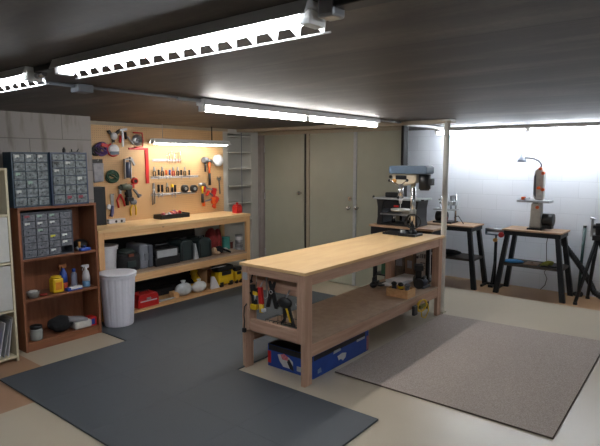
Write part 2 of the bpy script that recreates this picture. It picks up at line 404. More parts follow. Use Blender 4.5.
# steel post
t = thing('support_post', 'slim white steel post standing at the right end of the centre workbench', 'post', (5.458, 2.358, 0))
MB().cyl((0, 0, .02), (0, 0, HC-.02), .030, n=24).build('shaft', flat('post_paint', (222, 219, 212), .45, var=.015, scale=9), t)
MB().box(-.042, .042, -.042, .042, 0, .02).build('base_plate', M_IVORY, t, .003)
MB().box(-.06, .06, -.06, .05, HC-.021, HC-.001).build('cap_plate', M_CAST, t, .003)

# pegboard
tag(MB().box(2.872, 5.15, YP-.01, YP-.001, .97, 2.084).build('pegboard', M_PEG), 'tan pegboard panel on the wall behind the far workbench', 'pegboard')
PY = YP-.0105      # face of the pegboard

# niche shelves
for i, z in enumerate((2.03, 1.806, 1.568, 1.32, 1.07, .82)):
    nm = ('topmost', 'second from the top', 'third from the top', 'fourth from the top', 'fifth, just above the bench top level', 'lowest, below the bench top level')[i]
    o = MB().box(5.252, 5.723, YP-.02, 5.718, z-.018, z).build('niche_shelf', M_WALLW, None, .002)
    tag(o, 'white shelf in the wall niche beside the pegboard, '+nm, 'shelf', 'white shelves in the wall niche')
tag(MB().cyl((5.50, YP-.026, .8), (5.50, YP-.026, 2.08), .006, n=8).build('shelf_upright', M_GREY), 'thin grey upright rod running down in front of the white niche shelves', 'rod')

# ================================================================= LIGHTS
def tube_light(name, label, p0, p1, tubes, strength, col, drop=.10, width=.12, side=(0, 1, 0), group=None, skirt=False):
    """surface fitting running from p0 to p1 under the ceiling"""
    p0, p1 = Vector(p0), Vector(p1); d = (p1-p0).normalized(); L = (p1-p0).length; s = Vector(side)
    t = thing(name, label, 'light', p0, 0, group)
    P = lambda u, v, z: d*u+s*v+Vector((0, 0, z))
    def bx(mb, u0, u1, v0, v1, z0, z1):
        c = [P(u, v, z) for z in (z0, z1) for u, v in ((u0, v0), (u1, v0), (u1, v1), (u0, v1))]
        mb.add(c, [(3,2,1,0),(4,5,6,7),(0,1,5,4),(1,2,6,5),(2,3,7,6),(3,0,4,7)]); return mb
    hw = width/2
    bx(MB(), 0, L, -hw*.8, hw*.8, -.045, -.001).build('housing', M_WHITE, t, .003)
    em = emit(name+'_glow', col, strength)
    n = tubes; seg = L/n
    if skirt:
        # wide reflector wings
        r = MB()
        for sg in (-1, 1):
            pr = [(sg*hw*.55, -.046), (sg*hw*1.25, -.085), (sg*hw*1.25, -.088), (sg*hw*.55, -.049)]
            v = [P(u, a, b) for u in (0, L) for a, b in pr]
            r.add(v, [(0, 1, 5, 4), (1, 2, 6, 5), (2, 3, 7, 6), (3, 0, 4, 7), (0, 1, 2, 3), (4, 5, 6, 7)])
        r.build('reflector', M_WHITE, t)
        # slotted louvre rail below, on one side
        lv = MB(); a = P(0, hw*1.5, -.125); b = P(L, hw*1.5, -.125); lv.cyl(a, b, .0035, n=8)
        bx(lv, 0, L, hw*1.22, hw*1.26, -.098, -.084)
        a2 = P(0, hw*.9, -.125); b2 = P(L, hw*.9, -.125); lv.cyl(a2, b2, .003, n=8)
        for k in range(15):
            u = L*k/14; 
            v = [P(u-.012, hw*1.5, -.125), P(u+.03, hw*1.24, -.086), P(u+.034, hw*1.24, -.086), P(u-.008, hw*1.5, -.125),
                 P(u-.012, hw*.9, -.125), P(u+.03, hw*.9, -.086), P(u+.034, hw*.9, -.086), P(u-.008, hw*.9, -.125)]
            lv.add(v, [(0, 1, 2, 3), (4, 5, 6, 7), (0, 1, 5, 4), (3, 2, 6, 7), (0, 3, 7, 4), (1, 2, 6, 5)])
        lv.build('louvre', M_WHITE, t)
    offs = (0,) if not skirt else (-hw*.35, hw*.45)
    tz = -.045-.024
    for k in range(n):
        for off in offs:
            a, b = k*seg+.03, (k+1)*seg-.03
            MB().cyl(P(a, off, tz), P(b, off, tz), .0185, n=14).build('lamp_tube', em, t)
    for k in range(n+1):
        u = k*seg; u0, u1 = max(0, u-.03), min(L, u+.03)
        bx(MB(), u0, u1, -.022, .022, -.090, -.045).build('lamp_holder', M_WHITE, t, .002)
    return t
COOL = (.88, .94, 1.0); WARM = (1.0, .975, .93)
EM_LV = emit('louvred_glow', COOL, TUBE_COOL)
def louvred(label, x, y0, y1):
    """one-lamp ceiling batten whose far edge carries a slotted reflector skirt"""
    t = thing('louvred_ceiling_light', label, 'light', (x, y0, HC)); L = y1-y0
    MB().box(-.045, .045, 0, L, -.024, -.001).build('housing', M_WHITE, t, .002)
    MB().cyl((-.012, .03, -.042), (-.012, L-.03, -.042), .015, n=14).build('lamp_tube', EM_LV, t)
    r = MB(); pr = [(.022, -.025), (.040, -.040), (.042, -.039), (.025, -.024)]
    r.prism(pr, 0, L, 'xz'); r.prism([(-.045, -.0005), (-.045, -.024), (-.062, -.041), (-.064, -.040), (-.047, -.0005)], 0, L, 'xz'); r.build('reflector', M_WHITE, t)
    sk = MB(); sk.cyl((.056, 0, -.068), (.056, L, -.068), .0032, n=8)
    nn = 16
    for k in range(nn):
        u = .02+(L-.06)*k/(nn-1)
        sk.add([(.041, u-.014, -.040), (.041, u+.030, -.040), (.056, u+.010, -.068), (.056, u+.002, -.068),
                (.043, u-.014, -.040), (.043, u+.030, -.040), (.058, u+.010, -.068), (.058, u+.002, -.068)],
               [(0, 1, 2, 3), (7, 6, 5, 4), (0, 1, 5, 4), (1, 2, 6, 5), (2, 3, 7, 6), (3, 0, 4, 7)])
    sk.build('louvre', M_WHITE, t)
    for u in (0, L-.035): MB().box(-.04, .03, u, u+.035, -.062, -.0245).build('lamp_holder', M_WHITE, t, .003)
louvred('bright louvred fluorescent ceiling light running across the upper left, nearest the camera', 1.19, .89, 2.27)
louvred('louvred fluorescent ceiling light cut off by the left edge of the picture', 1.19, 2.52, 3.90)
t = thing('ceiling_raceway', 'dark unlit ceiling channel continuing right of the nearest louvred light', 'raceway', (1.19, 0, HC))
MB().box(-.03, .03, -.7, .82, -.03, -.001).build('channel', M_BLACK, t, .004)
MB().box(-.03, .03, .822, .875, -.05, -.001).build('end_plug', M_SATIN, t, .008)
t = thing('ceiling_junction_box', 'small metal connector between the two louvred ceiling lights', 'junction box', (1.19, 2.40, HC))
MB().box(-.022, .022, -.11, .10, -.03, -.001).build('box', M_BLACK, t, .004)
MB().cyl((0, .04, -.035), (0, .11, -.04), .014).build('plug', M_CHROME, t)
tube_light('ceiling_strip_light', 'long bare fluorescent strip light on the ceiling above the centre workbench', (2.50, 2.90, HC-.002), (4.90, 2.90, HC-.002), 2, TUBE_MID, WARM)
tube_light('wall_strip_light', 'long fluorescent strip light along the top of the white block wall', (6.93, .72, HC-.002), (6.93, 3.16, HC-.002), 2, TUBE_WALL, COOL, side=(1, 0, 0))
tube_light('ceiling_strip_light', 'added fluorescent fill light on the ceiling behind the camera, outside the picture', (.6, -1.3, HC-.002), (3.04, -1.3, HC-.002), 2, TUBE_FILL, COOL)  # added out of view as fill for the fronts facing the camera
# conduits
t = thing('ceiling_conduit', 'thin metal conduit running left from the strip light above the centre workbench', 'conduit', (0, 2.98, HC))
MB().cyl((.9, 0, -.012), (2.5, 0, -.012), .009, n=8).build('pipe', M_GREY, t)
t.location.y = 2.90
MB().box(1.58, 1.67, -.045, .045, -.045, -.001).build('box', M_GREY, t, .004)
MB().cyl((2.3, 0, -.016), (2.5, 0, -.016), .012, n=8).build('connector', M_LGREY, t)
tag(MB().cyl((0, 0, 0), (.53, .0, 0), .011, n=10).build('ceiling_conduit', M_LGREY), 'short pale conduit joining the strip light to the beam on the support post', 'conduit', loc=(4.90, 2.90, HC-.013))
tag(MB().box(0, 1.55, -.03, .03, -.03, -.001).build('ceiling_conduit', M_WHITE, None, .004), 'white flat conduit on the ceiling behind the top of the support post', 'conduit', loc=(5.56, 2.98, HC))

# shop light over the pegboard
t = thing('shop_light', 'white hooded fluorescent shop light hung over the pegboard and far workbench', 'light', (3.795, 5.27, .028))
Ls = 1.21
hood = MB()
pr = [(-.05, 1.885), (-.035, 1.905), (.035, 1.905), (.075, 1.862), (.07, 1.858), (.032, 1.897), (-.032, 1.897), (-.048, 1.87)]
pr = [(-.075, 1.862), (-.035, 1.915), (.035, 1.915), (.075, 1.862), (.07, 1.86), (.032, 1.908), (-.032, 1.908), (-.07, 1.86)]
hood.prism(pr, 0, Ls, 'yz'); hood.build('hood', M_WHITE, t)
MB().cyl((.03, 0, 1.864), (Ls-.03, 0, 1.864), .019, n=14).build('lamp_tube', emit('shop_glow', (1, .96, .87), TUBE_BENCH), t)
for q in (0, Ls-.028): MB().box(q, q+.028, -.03, .03, 1.855, 1.905).build('lamp_holder', M_WHITE, t)
MB().tube([(.15, 0, 1.914), (.15, .0, HC-.03)], .003, 6).build('hanging_chain', M_SATIN, t)
MB().tube([(.93, 0, 1.914), (.93, .0, HC-.03)], .008, 6).build('hanging_chain', M_BLACK, t)

# ================================================================= FLOOR COVERINGS
xs = [1.589, 2.234, 2.879, 3.524, 4.169, 4.814, 5.29]; ys = [1.65, 2.31, 2.965, 3.62, 4.262, 4.958]
rows = ['row nearest the camera', 'second row from the camera', 'long row behind the centre workbench', 'middle row between the workbenches', 'row along the far workbench']
ordn = ['leftmost', 'second from left', 'third from left', 'fourth from left', 'fifth from left', 'rightmost']
def mat_tile(w, d):
    """foam tile with jigsaw tongues on two sides"""
    g = .0004; tt = .013
    poly = [(g, g)]
    poly += [(w-g, g), (w-g, d-g), (g, d-g)]
    mb = MB().prism(poly, .0005, tt, 'xy')
    return mb
for r in range(5):
    cols = [(xs[i], xs[i+1]) for i in range(6)]
    if r < 2: cols = cols[:2]
    if r == 4: cols = [(2.71, xs[3])]+cols[3:]
    for i, (a, b) in enumerate(cols):
        x0 = a
        o = mat_tile(b-a, ys[r+1]-ys[r]).build('foam_mat', M_MAT, None, .0012)
        nm = 'rightmost' if i == len(cols)-1 else ordn[i]
        if r < 2: nm = ('left', 'right')[i]
        tag(o, 'dark foam floor tile, %s in the %s' % (nm, rows[r]), 'floor mat', 'dark grey foam floor tiles', loc=(x0-(.012 if r < 2 and i == 0 else 0), ys[r], 0))
        if r < 2 and i == 0: o.location.x = x0
o = MB().prism([(3.345, .70), (5.5, .74), (5.38, 2.322), (3.345, 2.322)], .0005, .011, 'xy').build('area_carpet', M_CARPET, None, .002)
tag(o, 'pinkish beige low pile carpet lying right of the centre workbench', 'carpet')
MB().tube([(3.343, .70, .006), (3.343, 2.32, .006)], .0055, 6).tube([(3.345, .70, .006), (5.5, .74, .006)], .0055, 6).build('bound_edge', flat('carpet_binding', (96, 84, 76), .9), o, label='darker bound edge')

# ================================================================= CENTRE WORKBENCH
A0, A1, B0, B1 = 2.96, 5.40, 2.33, 2.99
def centre_bench():
    t = thing('centre_workbench', 'long pale topped wooden workbench standing in the middle of the room', 'workbench', (A0, B0, 0))
    L, D = A1-A0, B1-B0
    MB().box(-.005, L+.005, -.008, D+.008, .855, .879).build('bench_top', M_TOP, t, .002)
    # legs: a full upright with a shorter doubler carrying the rails
    for i, (x, y, s) in enumerate(((.008, .005, 1), (.008, D-.005, -1), (L-.098, .005, 1), (L-.098, D-.005, -1))):
        a, b = sorted((y, y+s*.038))
        l = MB().box(x, x+.088, a, b, 0, .855).build('leg', M_FIRV, t, .002)
        a, b = sorted((y+s*.0385, y+s*.0765))
        MB().box(x, x+.088, a, b, .325, .855).build('leg_doubler', M_FIRV, l, .002)
    for y in (-.001, D-.0):
        pass
    MB().box(.097, L-.1, .008, .043, .768, .855).build('apron', M_FIR, t, .002)
    MB().box(.097, L-.1, D-.043, D-.008, .768, .855).build('apron', M_FIR, t, .002)
    MB().box(.012, .048, .082, D-.082, .79, .855).build('apron', M_FIRY, t, .002)
    MB().box(L-.048, L-.012, .082, D-.082, .768, .855).build('apron', M_FIRY, t, .002)
    MB().box(.097, L-.1, .008, .044, .212, .312).build('shelf_rail', M_FIR, t, .002)
    MB().box(.097, L-.1, D-.044, D-.008, .212, .312).build('shelf_rail', M_FIR, t, .002)
    MB().prism([(.03, .083), (.097, .083), (.097, .004), (L-.1, .004), (L-.1, .083), (L-.03, .083), (L-.03, D-.083), (L-.1, D-.083), (L-.1, D-.004), (.097, D-.004), (.097, D-.083), (.03, D-.083)], .313, .326, 'xy').build('shelf', M_SHELF, t, .001)
    MB().box(.012, .05, .083, D-.083, .330, .422).build('end_rail', M_FIRY, t, .002)
    MB().box(.10, .118, .083, D-.083, .655, .768).build('hook_board', M_FIRY, t, .002)
    for y in (.13, .46):
        MB().box(.086, .0995, y-.006, y+.006, .60, .775).tube([(.092, y, .602), (.075, y, .595), (.06, y, .60), (.055, y, .615)], .004, 6).build('hook', M_SATIN, t)
    MB().box(.001, .0075, D-.07, D-.02, .74, .80).build('outlet_plate', M_LGREY, t, .002)
    return t
centre_bench()

# ================================================================= FAR WORKBENCH
X0, X1, Y0, Y1 = 2.885, 5.115, 4.975, 5.516
t = thing('far_workbench', 'long pine workbench with two shelves standing against the pegboard wall', 'workbench', (X0, Y0, 0))
L, D = X1-X0, Y1-Y0
MB().box(-.003, L+.003, -.01, D, .938, .972).build('bench_top', M_TOP, t, .003)
for x in (0.0, L-.066):
    for y in (.0, D-.04): MB().box(x, x+.066, y, y+.038, 0, .938).build('leg', M_PINEV, t, .002)
MB().box(.067, L-.067, .001, .037, .868, .937).build('apron', M_PINE, t, .002)
MB().box(.067, L-.067, D-.039, D-.003, .868, .937).build('apron', M_PINE, t, .002)
MB().box(.067, L-.067, .001, .037, .358, .44).build('shelf_rail', M_PINE, t, .002)
MB().box(.067, L-.067, D-.039, D-.003, .346, .44).build('shelf_rail', M_PINE, t, .002)
MB().prism([(.067, .002), (L-.067, .002), (L-.067, .039), (L-.001, .039), (L-.001, D-.041), (.001, D-.041), (.001, .039), (.067, .039)], .441, .455, 'xy').build('shelf', M_SHELF, t)
MB().box(.067, L-.067, -.02, D-.01, .001, .034).build('bottom_shelf', M_PINE, t, .002)
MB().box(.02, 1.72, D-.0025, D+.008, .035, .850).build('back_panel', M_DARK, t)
ZS = .4555; ZB = .0345; ZT = .9725

# ================================================================= BOOKCASE
KX0, KX1, KY = 1.985, 2.71, 4.687
t = thing('bookcase', 'cherry brown open bookcase against the grey block wall', 'bookcase', (KX0, KY, 0))
Wk, Dk, Hk = KX1-KX0, .30, 1.265
MB().box(0, .022, 0, Dk, 0, Hk).build('side_panel', M_CHERRYV, t, .001)
MB().box(Wk-.022, Wk, 0, Dk, 0, Hk).build('side_panel', M_CHERRYV, t, .001)
MB().box(0, Wk, -.004, Dk, Hk, Hk+.022).build('top_panel', M_CHERRY, t, .001)
for z in (.062, .452, .812): MB().box(.0225, Wk-.0225, .004, Dk-.009, z, z+.02).build('shelf', M_CHERRY, t, .001)
MB().box(.0225, Wk-.0225, .006, .022, 0, .061).build('kick_board', M_CHERRY, t, .001)
MB().box(.0225, Wk-.0225, Dk-.008, Dk-.001, .0, Hk-.001).build('back_panel', M_CHERRYV, t)

# drawer cabinets
def drawer_cabinet(label, loc, w, d, h, cols, rowh, cabmat, drmat, labels=(), skip=(), rz=0, red=()):
    t = thing('drawer_cabinet', label, 'storage drawers', loc, rz)
    body = MB(); b = .012
    body.box(0, b, 0, d, 0, h).box(w-b, w, 0, d, 0, h).box(b, w-b, 0, d, h-b, h).box(b, w-b, 0, d, 0, b).box(b, w-b, d-.006, d, b, h-b)
    cw = (w-2*b)/cols
    for c in range(1, cols): body.box(b+c*cw-.002, b+c*cw+.002, .004, d-.006, b, h-b)
    n = len(rowh); tot = sum(rowh); z = h-b
    bandz = []
    for r in range(n):
        hh = rowh[r]/tot*(h-2*b)
        if r: body.box(b, w-b, .004, d-.006, z-.002, z+.002)
        bandz.append((z-hh, z)); z -= hh
    body.build('cabinet_body', cabmat, t, 0)
    for r, (z0, z1) in enumerate(bandz):
        for c in range(cols):
            if (r, c) in skip: continue
            x0 = b+c*cw+.004; x1 = b+(c+1)*cw-.004; a, e = z0+.004, z1-.004
            dr = MB().box(x0, x1, -.006, .006, a, e).box(x0+.002, x1-.002, .006, d-.02, a, a+.6*(e-a)).prism([((x0+x1)/2-.02, (a+e)/2-.005), ((x0+x1)/2+.02, (a+e)/2-.005), ((x0+x1)/2+.016, (a+e)/2+.005), ((x0+x1)/2-.016, (a+e)/2+.005)], -.022, -.006)
            o = dr.build('drawer', drmat, t, .0015)
            if (r, c) in labels:
                MB().box(x0+.012, x0+(x1-x0)*.55, -.0075, -.006, a+(e-a)*.5, e-(e-a)*.14).build('paper_label', labels[(r, c)], o)
    return t
MW = flat('label_white', (204, 208, 206), .7); MG = flat('label_pale_green', (150, 178, 164), .7); MY = flat('label_yellow', (200, 196, 60), .7); MR = flat('label_dull_red', (150, 70, 84), .7); MD = M_BLACK
top_z = Hk+.022+.0005
drawer_cabinet('larger blue green cabinet of clear drawers on the bookcase, left of the smaller drawered one', (1.962, 4.69, top_z), .318, .16, .475, 3, [1]*6, M_CABBLUE, M_CLEAR, {(0, 0): MW, (0, 1): MW, (0, 2): MW, (2, 0): MG, (4, 0): MW, (3, 1): MG})
drawer_cabinet('slate blue cabinet of small and large drawers on the right of the bookcase top', (2.283, 4.665, top_z), .345, .16, .475, 3, [.7, .8, .8, 1, 1, 1], M_CABSLATE, M_CLEAR, {(1, 1): MW, (2, 0): MW, (5, 1): MR, (5, 2): MR, (3, 2): MW, (1, 0): MD})
drawer_cabinet('grey cabinet of small clear drawers inside the top bay of the bookcase', (KX0+.03, KY+.015, .8325), .46, .16, .405, 4, [1]*6, M_CABGREY, M_CLEARG, {(0, 0): MR, (0, 1): MG, (0, 2): MG, (1, 0): MW, (1, 1): MW, (1, 2): MW, (2, 1): MG, (3, 2): MY, (3, 3): MW, (4, 3): MW, (5, 2): MW}, {(5, 3)})

# ================================================================= WHITE CUBE UNIT AT THE LEFT EDGE
t = thing('cube_storage_unit', 'tall white storage unit with cream edges cut off by the left picture edge', 'storage unit', (1.35, 4.56, 0))
wu, du, hu = .52, .38, 1.63
for x in (0, wu-.018): MB().box(x, x+.018, 0, du, 0, hu).build('side_panel', M_CREAM, t, .001)
for z in (0.03, .43, .835, 1.235, hu-.018): MB().box(.0185, wu-.0185, .002, du-.008, z, z+.018).build('shelf', M_CREAM, t, .001)
MB().box(.0185, wu-.0185, du-.007, du, .03, hu).build('back_panel', M_GREY, t)
for z in (.45, .855): MB().box(.022, wu-.022, -.002, .014, z+.004, z+.376).build('door_panel', M_MELA, t, .003)
tag(MB().box(0, .34, 0, .14, 0, .10).box(.01, .33, -.006, 0, .01, .045).box(.01, .33, -.006, 0, .055, .09).build('drawer_cabinet', M_CABBLUE, None, .003), 'low dark blue box on top of the white storage unit at the left edge', 'box', loc=(1.535, 4.77, hu+.0005))
tag(MB().box(0, .10, 0, .12, 0, .055).box(-.004, .104, -.004, .124, .04, .06).build('storage_box', M_CREAM, None, .004), 'small cream box on the front of the white storage unit top', 'box', loc=(1.62, 4.58, hu+.0005))
tag(MB().lathe([(.028, 0), (.034, .06), (.034, .10), (.026, .11), (.026, .125), (0, .125)]).build('bottle', M_BLUE), 'small blue bottle in the open top bay of the white storage unit', 'bottle', loc=(1.70, 4.64, 1.2535))
# papers in the lowest bay
for i, (x, lean, lab) in enumerate(((1.80, .05, 'rightmost'), (1.765, .07, 'second from the right'), (1.73, .06, 'third from the right'))):
    o = MB().prism([(0, 0), (.006, 0), (.006+lean, .33-i*.02), (lean, .33-i*.02)], 0, .26, 'xz').build('document_folder', (M_PAPER, M_LGREY, M_PAPER)[i])
    tag(o, 'pale folder leaning upright in the lowest bay of the white unit, %s' % lab, 'folder', 'folders in the lowest bay', loc=(x-.0, 4.60, .0485))
tag(MB().box(0, .05, 0, .2, 0, .22).box(.004, .046, .004, .196, .22, .226).build('ring_binder', M_BLUE, None, .003), 'blue binder standing in the lowest bay of the white storage unit', 'binder', loc=(1.655, 4.58, .0485))

# ================================================================= BINS
def bin_(label, loc, rb, rt, h, mat, ribs, lidname='lid'):
    t = thing('waste_bin', label, 'bin', loc)
    n = 96; mb = MB(); prof = [(rb*.97, 0), (rb, .01), (rt, h-.03), (rt+.012, h-.03), (rt+.012, h-.005), (rt, h-.005)]
    v = []; k = len(prof)
    for j, (r, z) in enumerate(prof):
        for i in range(n):
            a = 2*PI*i/n; rr = r
            if j in (1, 2) and ribs: rr = r-(.0035 if (i//2) % 3 == 0 else 0)
            v.append((rr*math.cos(a), rr*math.sin(a), z))
    f = [(j*n+i, j*n+(i+1) % n, (j+1)*n+(i+1) % n, (j+1)*n+i) for j in range(k-1) for i in range(n)]
    f.append(tuple(range(n))[::-1]); mb.add(v, f)
    mb.build('bin_body', mat, t)
    MB().lathe([(rt+.016, h-.004), (rt+.018, h+.010), (rt-.012, h+.014), (rt-.03, h+.008), (0, h+.008)], n=64).build(lidname, mat, t)
    return t
bin_('tall pale ribbed plastic bin with flat lid between bookcase and far workbench', (2.958, 4.772, .0135), .145, .175, .53, M_BIN, True)
bin_('white round lidded bucket at the left end of the far workbench shelf', (3.085, 5.23, ZS), .125, .14, .30, M_WHITEP, False)

# ================================================================= BOOKCASE CONTENTS
SZ2 = .4725; SZ1 = .0825; SZ3 = .8325
t = thing('plastic_tub', 'clear squat tub of white bits at the left of the middle bookcase shelf', 'tub', (2.10, 4.75, SZ2))
MB().lathe([(.045, 0), (.055, .05), (.057, .055)], n=20).build('tub_body', M_GLASS, t)
MB().ball((0, 0, .045), .045, .045, .022, wob=.12, seed=3).build('contents', M_CLOTHW, t)
tag(MB().ball((0, 0, .011), .035, .03, .011, wob=.1).build('rag', flat('dull_red', (150, 52, 40), .8)), 'small crumpled red rag beside the clear tub on the middle bookcase shelf', 'rag', loc=(2.185, 4.735, SZ2))
t = thing('yellow_canister', 'yellow plastic canister on the middle bookcase shelf', 'canister', (2.325, 4.77, SZ2))
MB().box(-.05, .05, -.045, .045, 0, .135).build('canister_body', M_YELLOW, t, .014)
MB().lathe([(.045, .135), (.047, .15), (.03, .155), (0, .155)], n=20).build('lid', M_YELLOW, t)
MB().box(-.03, .03, -.0465, -.045, .03, .10).build('paper_label', flat('amber_label', (210, 130, 30), .6), t)
def spray(label, loc, body, trig, liquid, h=.21, rz=0):
    t = thing('spray_bottle', label, 'spray bottle', loc, rz)
    MB().lathe([(.034, 0), (.036, .01), (.036, .06)], n=20).build('bottle_base', liquid, t)
    MB().lathe([(.036, .06), (.036, h*.5), (.028, h*.68), (.013, h*.78), (.013, h*.84)], n=20).build('bottle_body', body, t)
    MB().prism([(-.045, h*.93), (-.04, h), (.03, h), (.03, h*.86), (.013, h*.84), (-.012, h*.84), (-.014, h*.92)], -.011, .011).build('spray_head', trig, t, .002)
    MB().beam((-.02, 0, h*.92), (-.036, 0, h*.76), .01, .006).build('trigger', trig, t)
    return t
spray('blue spray bottle with brown orange head behind the yellow canister', (2.44, 4.86, SZ2), M_BLUE, flat('brown_orange', (170, 110, 70), .5), flat('orange_red_liquid', (190, 70, 40), .3), .235)
t = thing('bottle', 'grey bottle with blue cap between the two spray bottles in the bookcase', 'bottle', (2.545, 4.86, SZ2))
MB().lathe([(.026, 0), (.028, .01), (.028, .12), (.014, .145)], n=18).build('bottle_body', flat('grey_blue_bottle', (130, 136, 156), .4), t)
MB().lathe([(.014, .145), (.016, .15), (.016, .175), (0, .178)], n=14).build('cap', M_BLUE, t)
spray('white spray bottle holding blue liquid at the right of the middle bookcase shelf', (2.617, 4.765, SZ2), M_WHITEP, M_WHITEP, flat('pale_blue_liquid', (96, 140, 180), .3), .215)
t = thing('small_carton', 'flat blue and white carton in front of the grey bottle on the middle bookcase shelf', 'box', (2.40, 4.70, SZ2), .12)
MB().box(0, .15, 0, .05, 0, .03).build('carton_body', M_BLUE, t, .001)
MB().box(.03, .149, -.0008, .0495, .012, .0308).build('white_panel', M_PAPER, t)
t = thing('jar', 'wide glass jar with black lid on the bottom bookcase shelf', 'jar', (2.105, 4.745, SZ1))
MB().lathe([(.05, 0), (.054, .01), (.054, .09), (.045, .105)], n=24).build('jar_body', M_GLASS, t)
MB().lathe([(.048, .004), (.048, .07), (0, .075)], n=20).build('contents', M_CLOTHW, t)
MB().lathe([(.05, .105), (.052, .11), (.052, .128), (.047, .132), (0, .132)], n=24).build('lid', M_BLACK, t)
def heap(name, mat, label, cat, loc, rx, ry, rz_, seed, wob=.1, rot=0):
    o = MB().ball((0, 0, rz_), rx, ry, rz_, 24, 14, wob=wob, seed=seed).build(name, mat)
    return tag(o, label, cat, loc=loc, rz=rot)
heap('cloth_bag', M_CLOTHB, 'crumpled black bag on the bottom bookcase shelf', 'bag', (2.36, 4.80, SZ1), .12, .09, .075, 5)
t = thing('folded_towels', 'white and grey folded towels beside the black bag on the bottom bookcase shelf', 'towels', (2.425, 4.765, SZ1+.0))
MB().box(.03, .20, -.06, .06, .0, .075).build('towel', M_CLOTHW, t, .018, 'white towel', 3)
o = MB().box(-.03, .17, -.055, .06, .0, .04, Matrix.Translation((.0, 0, .088)) @ Matrix.Rotation(.22, 4, 'Y')).build('towel', M_CLOTHG, t, .016, 'grey towel', 3)
t = thing('small_carton', 'small red and blue box at the right end of the bottom bookcase shelf', 'box', (2.613, 4.715, SZ1))
MB().box(0, .065, 0, .10, 0, .085).build('carton_body', M_RED, t, .001)
MB().box(.012, .045, -.001, 0, .015, .07).build('printed_panel', M_BLUE, t)
heap('tool_pouch', M_BLACK, 'black lumpy tool pouch right of the grey drawers in the bookcase', 'pouch', (2.61, 4.83, SZ3), .07, .07, .05, 9, .12)
tag(MB().box(0, .10, 0, .05, 0, .03).cyl((.05, .025, .03), (.05, .025, .05), .012).build('tape_measure', M_BLUE, None, .006), 'small blue tool lying in front of the black pouch in the bookcase', 'tool', loc=(2.545, 4.70, SZ3))
t = thing('hand_tool', 'small grey and brown tool beside the blue one in the bookcase', 'tool', (2.565, 4.765, SZ3))
MB().cyl((0, 0, .018), (.0, .05, .018), .018).build('tool_body', M_LGREY, t); MB().cyl((.0, .0, .018), (.0, -.0, .085), .009, .012).build('grip', M_TAN, t)
tz2 = top_z+.4755
tag(MB().box(0, .10, 0, .008, 0, .008).cyl((.02, .004, .008), (.02, .004, .03), .006).cyl((.07, .004, .008), (.09, .004, .035), .004).build('hand_tool', M_BLACK), 'thin dark tool lying on top of the slate blue drawer cabinet', 'tool', loc=(2.49, 4.71, tz2))
tag(MB().lathe([(.014, 0), (.014, .03), (.008, .035), (.008, .045), (0, .045)], n=12).build('small_bottle', M_BLACK), 'tiny black bottle on top of the slate blue drawer cabinet', 'bottle', loc=(2.44, 4.72, tz2))

# ================================================================= ON THE FAR WORKBENCH
SP0 = at(93.5, 205, y=5.36); SPW = at(106, 205, y=5.36).x-SP0.x; SPH = at(99, 187, y=5.36).z-ZT
t = thing('speaker_tower', 'tall narrow black box standing at the left end of the far workbench', 'speaker', (SP0.x, 5.36, ZT))
MB().box(0, SPW, 0, .13, 0, SPH).build('cabinet', M_BLACK, t, .004)
MB().box(.012, SPW-.03, -.006, 0, .02, SPH-.02).build('front_panel', flat('dark_slate_panel', (22, 30, 38), .6), t, .002)
t = thing('power_strip', 'white power strip with sockets lying along the back left of the far workbench', 'power strip', (at(109, 219, y=5.38).x, 5.38, ZT), 0)
MB().box(0, .21, 0, .05, 0, .05).build('strip_body', M_WHITEP, t, .004)
for x in (.09, .16): MB().cyl((x, -.001, .022), (x, .002, .022), .015, n=12).build('socket', M_BLACK, t)
MB().tube([(0, .025, .02), (-.04, .02, .01), (-.07, .03, .006)], .005).build('power_cord', M_WHITEP, t)
a = at(160, 216, y=5.30); b = at(187, 212, y=5.30)
t = thing('parts_tray', 'long black tray heaped with small parts on the far workbench', 'tray', (a.x, 5.27, ZT))
wt = b.x-a.x+.02
MB().box(0, wt, 0, .16, 0, .008).box(0, .008, 0, .16, .008, .055).box(wt-.008, wt, 0, .16, .008, .055).box(.008, wt-.008, 0, .008, .008, .055).box(.008, wt-.008, .152, .16, .008, .055).build('tray_body', M_BLACK, t, .003)
rn = random.Random(4)
for k in range(22):
    m_ = rn.choice((M_PINK, M_WHITEP, M_RED, M_PINK, M_LGREY, M_YELLOW, M_PURPLE))
    x = .04+rn.random()*(wt-.08); y = .03+rn.random()*.10
    o = MB().cyl((-.018, 0, 0), (.018, 0, .012), .014+rn.random()*.009, n=8).build('tray_bit', m_)
    names = {M_PINK: 'pinkish', M_WHITEP: 'white', M_RED: 'red', M_LGREY: 'grey', M_YELLOW: 'yellow', M_PURPLE: 'purple'}
    tag(o, 'tiny %s loose part lying in the black tray on the far workbench' % names[m_], 'part', 'small parts in the black tray', loc=(a.x+x, 5.27+y, ZT+.030+ (0.022 if k % 2 else .0)+rn.random()*.015), rz=rn.random()*3)
t = thing('grinder_box', 'red machine with two round openings at the right end of the far workbench', 'tool', (5.0, 5.10, ZT)); t.scale = (.8, 1, 1.25)
MB().box(0, .12, 0, .10, 0, .075).box(.01, .11, .01, .09, .075, .09).build('machine_body', M_RED, t, .006)
for x in (.035, .085): MB().cyl((x, -.004, .045), (x, .001, .045), .022, n=16).cyl((x, -.008, .045), (x, -.004, .045), .014, n=12).build('round_cover', flat('bright_red', (214, 60, 54), .4), t)
MB().box(.04, .08, .04, .06, .09, .115).build('top_handle', M_RED, t, .004)

